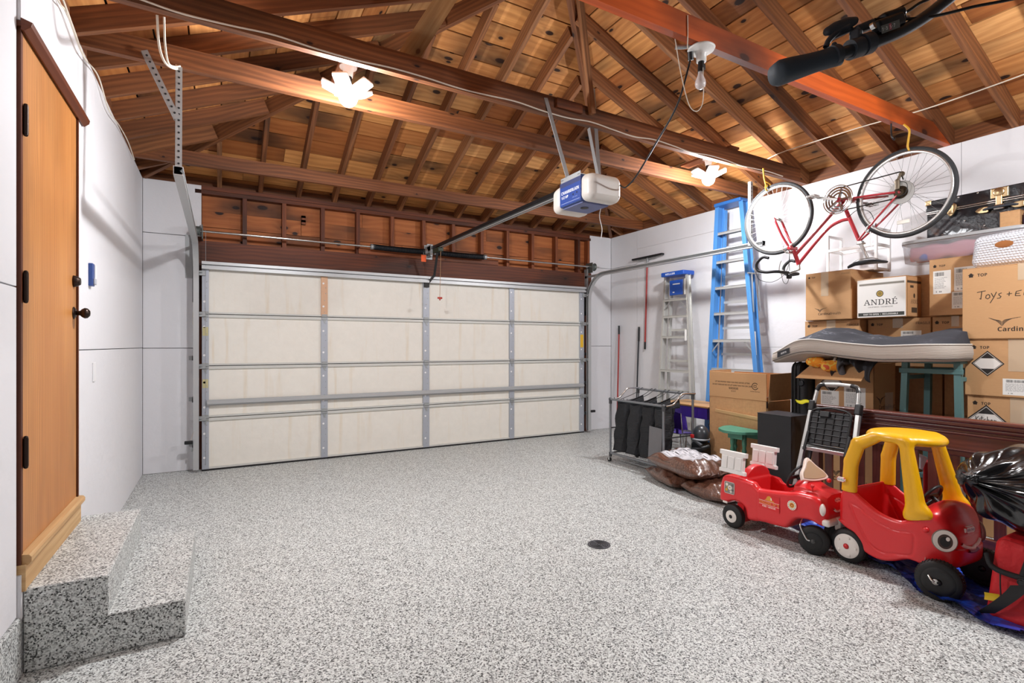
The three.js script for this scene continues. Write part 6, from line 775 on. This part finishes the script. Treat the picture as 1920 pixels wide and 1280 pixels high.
  const eng = canvasTex(512, 340, (x, w, h) => { x.fillStyle = '#e0262b'; x.fillRect(0, 0, w, h); x.fillStyle = '#e6a33a'; x.beginPath(); x.moveTo(130, 130); x.quadraticCurveTo(190, 118, 200, 60); x.quadraticCurveTo(235, 10, 290, 30); x.quadraticCurveTo(330, 60, 330, 112); x.quadraticCurveTo(380, 120, 390, 140); x.closePath(); x.fill(); x.fillStyle = '#f6f0e6'; x.beginPath(); x.moveTo(290, 60); x.lineTo(320, 60); x.lineTo(326, 110); x.lineTo(300, 115); x.fill(); x.fillStyle = '#f6f0e6'; x.fillRect(6, 148, w - 12, 7); x.fillRect(6, 232, w - 12, 7); x.fillStyle = '#e6a33a'; x.font = 'bold 84px serif'; x.textAlign = 'center'; x.fillText('ENGINE N° 5', w / 2, 222, w - 24); x.fillStyle = '#f6f0e6'; x.font = 'bold 50px sans-serif'; x.fillText('FIRE • RESCUE', w / 2, 292, w - 70); });
  decal(t, 'engine_lettering', .15, .10, surf(f, [X0 + .03, .25, Z0 + .245], [-1, 0, 0]).add(V(-.002, 0, 0)).toArray(), [-1, .02, 0], std(0xffffff, .4, { map: eng }));
  const seal = canvasTex(200, 200, (x, w, h) => { x.fillStyle = '#e0262b'; x.fillRect(0, 0, w, h); x.fillStyle = '#f0ead8'; x.beginPath(); x.arc(100, 100, 92, 0, 7); x.fill(); x.strokeStyle = '#3a2a20'; x.lineWidth = 10; x.setLineDash([14, 22]); x.beginPath(); x.arc(100, 100, 72, 0, 7); x.stroke(); x.setLineDash([]); x.fillStyle = '#e0a030'; x.beginPath(); x.arc(100, 100, 50, 0, 7); x.fill(); x.fillStyle = '#b02a20'; x.beginPath(); x.arc(100, 100, 30, 0, 7); x.fill(); x.fillStyle = '#f0c050'; x.beginPath(); x.arc(100, 104, 16, 0, 7); x.fill(); });
  decal(t, 'round_emblem', .066, .066, surf(f, [X0 + .03, .275, Z0 + .405], [-1, 0, 0]).toArray(), [-1, .05, 0], std(0xffffff, .4, { map: seal }), 0, .033);
}
{ // toy coupe: local s along +z from 4.62, w from the near side
  const t = thing('toy_car', 'red ride-on toy car with a yellow roof and big cartoon eyes', 'toy car', [0, 0, 0]); t.position.set(3.965, 0, 4.62); t.rotation.y = -.075; // children in local frame: x = w, z = s
  const Wd = .42;
  const side = sdPoly(spline2([[-.05, .235], [-.05, .33], [-.04, .405], [-.01, .44], [.04, .435], [.11, .39], [.19, .348], [.28, .335], [.34, .355], [.40, .40], [.45, .405], [.50, .36], [.53, .28], [.532, .205], [.515, .15], [.46, .135], [.39, .138], [.33, .14], [.26, .105], [.19, .085], [.12, .095], [.085, .125], [.055, .185], [0, .205]], 4));
  const plan = (s, w) => { const hw = Wd / 2 * (1 - .02 * sstep(.1, -.06, s)); const a = Math.abs(w - Wd / 2); const q = Math.max(0, s - .25) / .28; return (1 - Math.pow(Math.pow(a / hw, 3.2) + Math.pow(q, 3.2) * .9, 1 / 3.2)) * hw; };
  const f = (x, y, z) => { const s = z, w = x; const rise = .05 * Math.exp(-(((w - Wd / 2) / .15) ** 2)); let d = -smax(-side(s, y - (s > .3 ? rise * sstep(.28, .41, s) * sstep(.55, .45, s) * (y > .3 ? 1 : 0) : 0)), -Math.min(plan(s, w), .3), .035);
    d = smax(d, .092 - Math.hypot((s - .412) * .95, (y - .345) * 1.0, (w - Wd / 2) * .72), .03);
    d = smax(d, .022 - Math.hypot(Math.max(0, Math.abs(w - Wd / 2) - Wd / 2 + .02), Math.abs(side(s, y + .0)) * 0 + 9), .01);
    // flared lower lip
    const lip = .012 * Math.exp(-(((side(s, y)) / .02) ** 2)) * (y < .24 ? 1 : 0); d += lip * .6;
    const cav = smin(smin(Wd / 2 - .03 - Math.abs(w - Wd / 2), .165 - Math.abs(s - .165), .04), y - .19, .03); d = -smax(-d, cav, .012);
    // door panel groove
    const g = Math.abs(sdPolyDoor(s, y)); if (w < .1 || w > Wd - .1) d -= .0045 * Math.exp(-((g / .006) ** 2));
    const arch = .095 - Math.hypot(s + .01, y - .10); if (arch > -.03) d = -smax(-d, arch, .008); return d; };
  const doorP = spline2([[.02, .36], [.08, .345], [.16, .30], [.27, .275], [.355, .285], [.36, .20], [.345, .165], [.27, .145], [.20, .13], [.13, .16], [.07, .25], [.035, .32]], 4); function sdPolyDoor(s, y) { return DP(s, y); } var DP = sdPoly(doorP);
  lp(t, 'body', blob(f, [Wd / 2, .27, .275], [.26, .24, .38], 106, 250000), redP);
  const roof = (x, y, z) => { const s = z, w = x, c = Wd / 2; let d = .034 - Math.hypot(Math.max(0, Math.hypot((w - c) * 1.04, (s - .215) * .95) - .152), (y - (.782 - .9 * ((s - .2) ** 2) * .5 - .35 * (w - c) ** 2)) * 1.25); 
    for (const q of [0, 1]) { const K = 1.55, m = v => (q ? Wd - v : v) * K, X = x * K;
      d = smax(d, capsule(X, y, z, [m(.06), .756, .12], [m(.036), .715, .052], .034, .040), .025); d = smax(d, capsule(X, y, z, [m(.036), .715, .052], [m(.024), .60, .018], .040, .042), .006); d = smax(d, capsule(X, y, z, [m(.024), .60, .018], [m(.018), .42, .010], .042, .044), .006);
      d = smax(d, capsule(X, y, z, [m(.06), .755, .295], [m(.020), .40, .368], .034, .050), .03); d = smax(d, capsule(X, y, z, [m(.022), .37, .34], [m(.022), .40, .41], .032, .028), .05); }
    d = Math.min(d, y - (z < .2 ? .425 : .352 + .3 * Math.max(0, z - .34))); return d; };
  lp(t, 'roof', blob(roof, [Wd / 2, .585, .21], [.27, .27, .30], 100, 250000), yelP);
  const W2 = (c, yaw, disc, hub, cap, r = .098, w = .07) => { const q = p => at(lathe(p, 44, 'x'), ...c, 0, yaw); const k = lp(t, 'wheel', q([[.01, -w / 2], [r * .7, -w / 2], [r * .74, -w / 2 - .003], [r * .93, -w * .44], [r, -w * .28], [r, w * .28], [r * .93, w * .44], [r * .6, w / 2], [.01, w / 2]]), tireP); lp(k, 'wheel_disc', q([[0, -w / 2 - .007], [disc * .7, -w / 2 - .006], [disc, -w / 2 - .001], [disc, -w / 2 + .006], [0, -w / 2 + .006]]), hub); lp(k, 'wheel_cap', q([[0, -w / 2 - .017], [.011, -w / 2 - .014], [.017, -w / 2 - .006], [0, -w / 2 - .006]]), cap); const tr = []; for (let i = 0; i < 40; i++) { const a = i / 40 * 2 * PI; tr.push(at(rbox(w * .6, .004, .006, .001, 0, r + .0005, 0), 0, 0, 0, a)); } lp(k, 'tread', tr.map(g => at(g, ...c, 0, yaw)), tireP); if (cap !== blackP) lp(k, 'hub_bump', Array.from({ length: 5 }, (_, i) => { const a = i / 5 * 2 * PI + .3; return at(ball(.008, -w / 2 - .006, Math.cos(a) * disc * .72, Math.sin(a) * disc * .72, .5, 1, 1, 10, 8), ...c, 0, yaw); }), hub); return k; };
  W2([.02, .102, .012], .08, .072, toyWhite, redP); W2([Wd - .02, .102, -.01], 0, .072, toyWhite, redP);
  W2([-.035, .10, .50], .30, .074, std(0x1f1f20, .5), blackP, .1, .062); W2([Wd - .05, .10, .51], .25, .074, std(0x1f1f20, .5), blackP, .1, .062);
  lp(t, 'caster_rod', tube([[.045, .19, .405], [.0, .165, .42], [-.06, .14, .45], [-.086, .107, .49], [-.08, .10, .50]], .0065, 30, 10), steelBright, 'bent steel caster rod'); lp(t, 'axle_washer', at(lathe([[0, .005], [.014, .004], [.016, 0], [0, 0]], 20, 'x'), -.078, .10, .503, 0, PI + .3), steelBright);
  lp(t, 'steering_wheel', [at(torus(.07, .009, 0, 0, 0, 10, 36, 'z'), Wd / 2 + .02, .455, .335, .5), rod([Wd / 2 + .02, .45, .34], [Wd / 2 + .02, .40, .40], .012, 10), beam([Wd / 2 - .045, .455, .335], [Wd / 2 + .085, .455, .335], .01, .02)], blackP); lp(t, 'seat', rbox(.3, .05, .15, .02, Wd / 2, .20, .09), redP);
  const eyeW = std(0xf3ede2, .4), eyeTex = canvasTex(256, 256, (x) => { x.fillStyle = '#8a7c72'; x.fillRect(0, 0, 256, 256); x.fillStyle = '#f4efe6'; x.beginPath(); x.ellipse(128, 128, 118, 122, 0, 0, 7); x.fill(); x.fillStyle = '#4a2f26'; x.beginPath(); x.ellipse(132, 136, 74, 84, 0, 0, 7); x.fill(); x.fillStyle = '#160d0a'; x.beginPath(); x.ellipse(132, 138, 52, 60, 0, 0, 7); x.fill(); x.fillStyle = '#f6f2ea'; x.beginPath(); x.ellipse(158, 104, 20, 24, 0, 0, 7); x.fill(); });
  const face = (name, w, h, pos, nrm, m, roll = 0, round = 0, par = t) => { const g = new THREE.ExtrudeGeometry((() => { const s = new THREE.Shape(); if (round >= Math.min(w, h) / 2 - .001) s.absellipse(0, 0, w / 2, h / 2, 0, 2 * PI); else { const r = round, a = w / 2, b = h / 2; s.moveTo(-a + r, -b); s.lineTo(a - r, -b); s.quadraticCurveTo(a, -b, a, -b + r); s.lineTo(a, b - r); s.quadraticCurveTo(a, b, a - r, b); s.lineTo(-a + r, b); s.quadraticCurveTo(-a, b, -a, b - r); s.lineTo(-a, -b + r); s.quadraticCurveTo(-a, -b, -a + r, -b); } return s; })(), { depth: .006, bevelEnabled: true, bevelSize: .002, bevelThickness: .002, bevelSegments: 2, curveSegments: 28 }); const p = g.attributes.position, q = g.attributes.uv; for (let i = 0; i < p.count; i++) q.setXY(i, p.getX(i) / (w + .004) + .5, p.getY(i) / (h + .004) + .5); if (roll) g.rotateZ(roll); const z = V(...nrm).normalize(), x = V(0, 1, 0).cross(z).normalize(), y = z.clone().cross(x); g.applyMatrix4(new THREE.Matrix4().makeBasis(x, y, z).setPosition(...pos)); return lp(par, name, g, m); };
  const eM = std(0xffffff, .35, { map: eyeTex });
  for (const q of [0, 1]) { const p = surf(f, [q ? Wd - .12 : .12, .285, .36], [q ? .62 : -.62, 0, 1]), n = surfN(f, p); face('eye', .105, .112, p.addScaledVector(n, -.004).toArray(), n.toArray(), eM, 0, .06); }
  { const p = surf(f, [.205, .33, .36], [0, 0, 1]), n = surfN(f, p); face('badge', .085, .036, p.addScaledVector(n, -.003).toArray(), n.toArray(), std(0xffffff, .4, { map: badgeTex }), 0, .016); }
  lp(t, 'smile', tube([[.12, .268], [.15, .25], [.18, .24], [.21, .236], [.24, .24], [.27, .25], [.30, .268]].map(([w, y]) => surf(f, [w, y, .36], [0, 0, 1])), .009, 40, 8), toyWhite); lp(t, 'lower_lip', tube([[.165, .228], [.19, .222], [.21, .22], [.23, .222], [.255, .228]].map(([w, y]) => surf(f, [w, y, .36], [0, 0, 1])), .009, 20, 8), std(0x8a2a5a, .4)); { const p = surf(f, [.15, .325, .395], [-1, 0, .15]); lp(t, 'turn_signal', ball(.016, p.x, p.y, p.z), redP); }; face('roof_badge', .045, .024, [-.022, .495, -.012], [-1, 0, .0], std(0xffffff, .4, { map: badgeTex }), 0, .01);
}
// ---------------------------------------------------------------- red duffel, garbage bag
{ const t = thing('red_duffel', 'red nylon duffel bag with black straps and a yellow stripe at the right edge', 'bag', [4.09, .03, 5.5]); const m = std(0xcf1a22, .6, { bumpMap: withRep(wrinkleTex, 2, 2), bumpScale: .012 }), web = std(0x1c1d1f, .75);
  const x0 = 3.86, x1 = 4.36, y0 = .012, y1 = .36, z0 = 5.31, z1 = 5.72; const g = (() => { const g = new RoundedBoxGeometry(x1 - x0, y1 - y0, z1 - z0, 10, .035); const p = g.attributes.position; for (let i = 0; i < p.count; i++) { const x = p.getX(i), y = p.getY(i), z = p.getZ(i), ky = clamp((y / .174 + 1) / 2); p.setXYZ(i, x * (1 - .10 * ky) + .04 * ky + .007 * Math.sin(y * 31 + z * 17), y + .012 * Math.sin(x * 15 + z * 12) * ky + (y > 0 ? .05 * sstep(-.2, .2, -z) * .4 : 0), z * (1 - .08 * ky) + .006 * Math.sin(y * 27 + x * 20)); } const q = mergeVertices((() => { const c = g.clone(); c.deleteAttribute('normal'); c.deleteAttribute('uv'); return c; })(), 1e-4); q.computeVertexNormals(); return metreUV(q.toNonIndexed(), 'x'); })(); g.translate((x0 + x1) / 2, (y0 + y1) / 2, (z0 + z1) / 2); wp(t, 'body', g, m);
  const ft = .006; wp(t, 'webbing', [tube([[3.905, .30, 5.30], [3.882, .25, 5.33], [3.872, .24, 5.42], [3.872, .25, 5.55], [3.875, .25, 5.72]], .013, 40, 8), tube([[3.875, .25, 5.44], [3.885, .30, 5.45], [3.93, .375, 5.46], [4.05, .40, 5.47]], .015, 40, 8)], web);
  wp(t, 'zipper', tube([[3.872, .235, 5.36], [3.866, .18, 5.362], [3.864, .13, 5.365]], .003, 14, 6), blackP); wp(t, 'stripe', sheet((u, v) => [3.863 - .002 + .004 * Math.sin(v * 3), mix(.09, .125, v) + .012 * u, mix(5.305, 5.36, u)], 8, 4), std(0xe8c21c, .5)); wp(t, 'shoulder_strap', sheet((u, v) => { const k = u; const x = 3.848 - .018 * Math.sin(k * PI), y = mix(.215, .03, k ** .8), z = mix(5.44, 5.31, k) ; return [x, y + (v - .5) * .03, z + (v - .5) * .075]; }, 24, 6), web); wp(t, 'buckle', [torus(.014, .003, 3.852, .225, 5.44, 6, 16, 'x'), rb(3.848, 3.858, .21, .235, 5.43, 5.455, .003)], blackP);
}
{ const t = thing('garbage_bag', 'stuffed shiny black garbage bag with a gathered neck resting on the red duffel', 'garbage bag', [4.16, .385, 5.42]); const m = phys(0x111215, .22, { clearcoat: .8, clearcoatRoughness: .16, bumpMap: withRep(wrinkleTex, 2, 1.5), bumpScale: .007 });
  const C = V(4.14, .60, 5.39), kn = V(3.80, .665, 5.25); const ax = kn.clone().sub(C).normalize();
  const g = new THREE.SphereGeometry(1, 160, 110); const p = g.attributes.position; const q0 = new THREE.Quaternion().setFromUnitVectors(V(0, 1, 0), ax); const u1 = V(1, 0, 0).applyQuaternion(q0), u2 = V(0, 0, 1).applyQuaternion(q0);
  for (let i = 0; i < p.count; i++) { const d = V(p.getX(i), p.getY(i), p.getZ(i)).normalize(); const lat = Math.acos(clamp(d.y, -1, 1)), lon = Math.atan2(d.z, d.x); const nk = Math.exp(-lat * 1.5); let r = .262 + .012 * Math.sin(lon * 3 + lat * 4) + .010 * Math.sin(lon * 5 - lat * 7 + 1) + .006 * Math.sin(lon * 9 + lat * 5); r += (.020 * Math.abs(Math.sin(lon * 6 + .8 * Math.sin(lat * 3))) + .014 * Math.abs(Math.sin(lon * 11 + lat))) * nk * 1.4 * sstep(0, .25, lat) - .012; const w = d.applyQuaternion(q0); const o = V(w.x * r * .95, w.y * r * .82, w.z * r * 1.02); const neck = sstep(.55, 0, lat) ** 2; o.addScaledVector(ax, .10 * neck); o.multiplyScalar(1); if (neck > 0) { const al = o.dot(ax); const perp = o.clone().addScaledVector(ax, -al).multiplyScalar(1 - .35 * neck); o.copy(perp).addScaledVector(ax, al); } let P = C.clone().add(o); P.y = Math.max(P.y, .388 + .01 * Math.sin(P.x * 20)); p.setXYZ(i, P.x, P.y, P.z); }
  g.computeVertexNormals(); wp(t, 'body', g, m); wp(t, 'neck_twist', loft(Array.from({ length: 9 }, (_, j) => { const f = j / 8, c = C.clone().addScaledVector(ax, .33 + .07 * f), r = .026 + .008 * Math.cos(f * 5) + .006 * sstep(.5, 1, f); return Array.from({ length: 24 }, (_, k) => { const a = k / 24 * 2 * PI, w = 1 + .16 * Math.sin(a * 6 + f * 4); return c.clone().addScaledVector(u1, Math.cos(a) * r * w).addScaledVector(u2, Math.sin(a) * r * w * (1 - .5 * f)).toArray(); }); })), m);
}

scene.traverse(o => { if (o.isMesh) { o.castShadow = true; o.receiveShadow = true; } });
renderer.render(scene, camera);
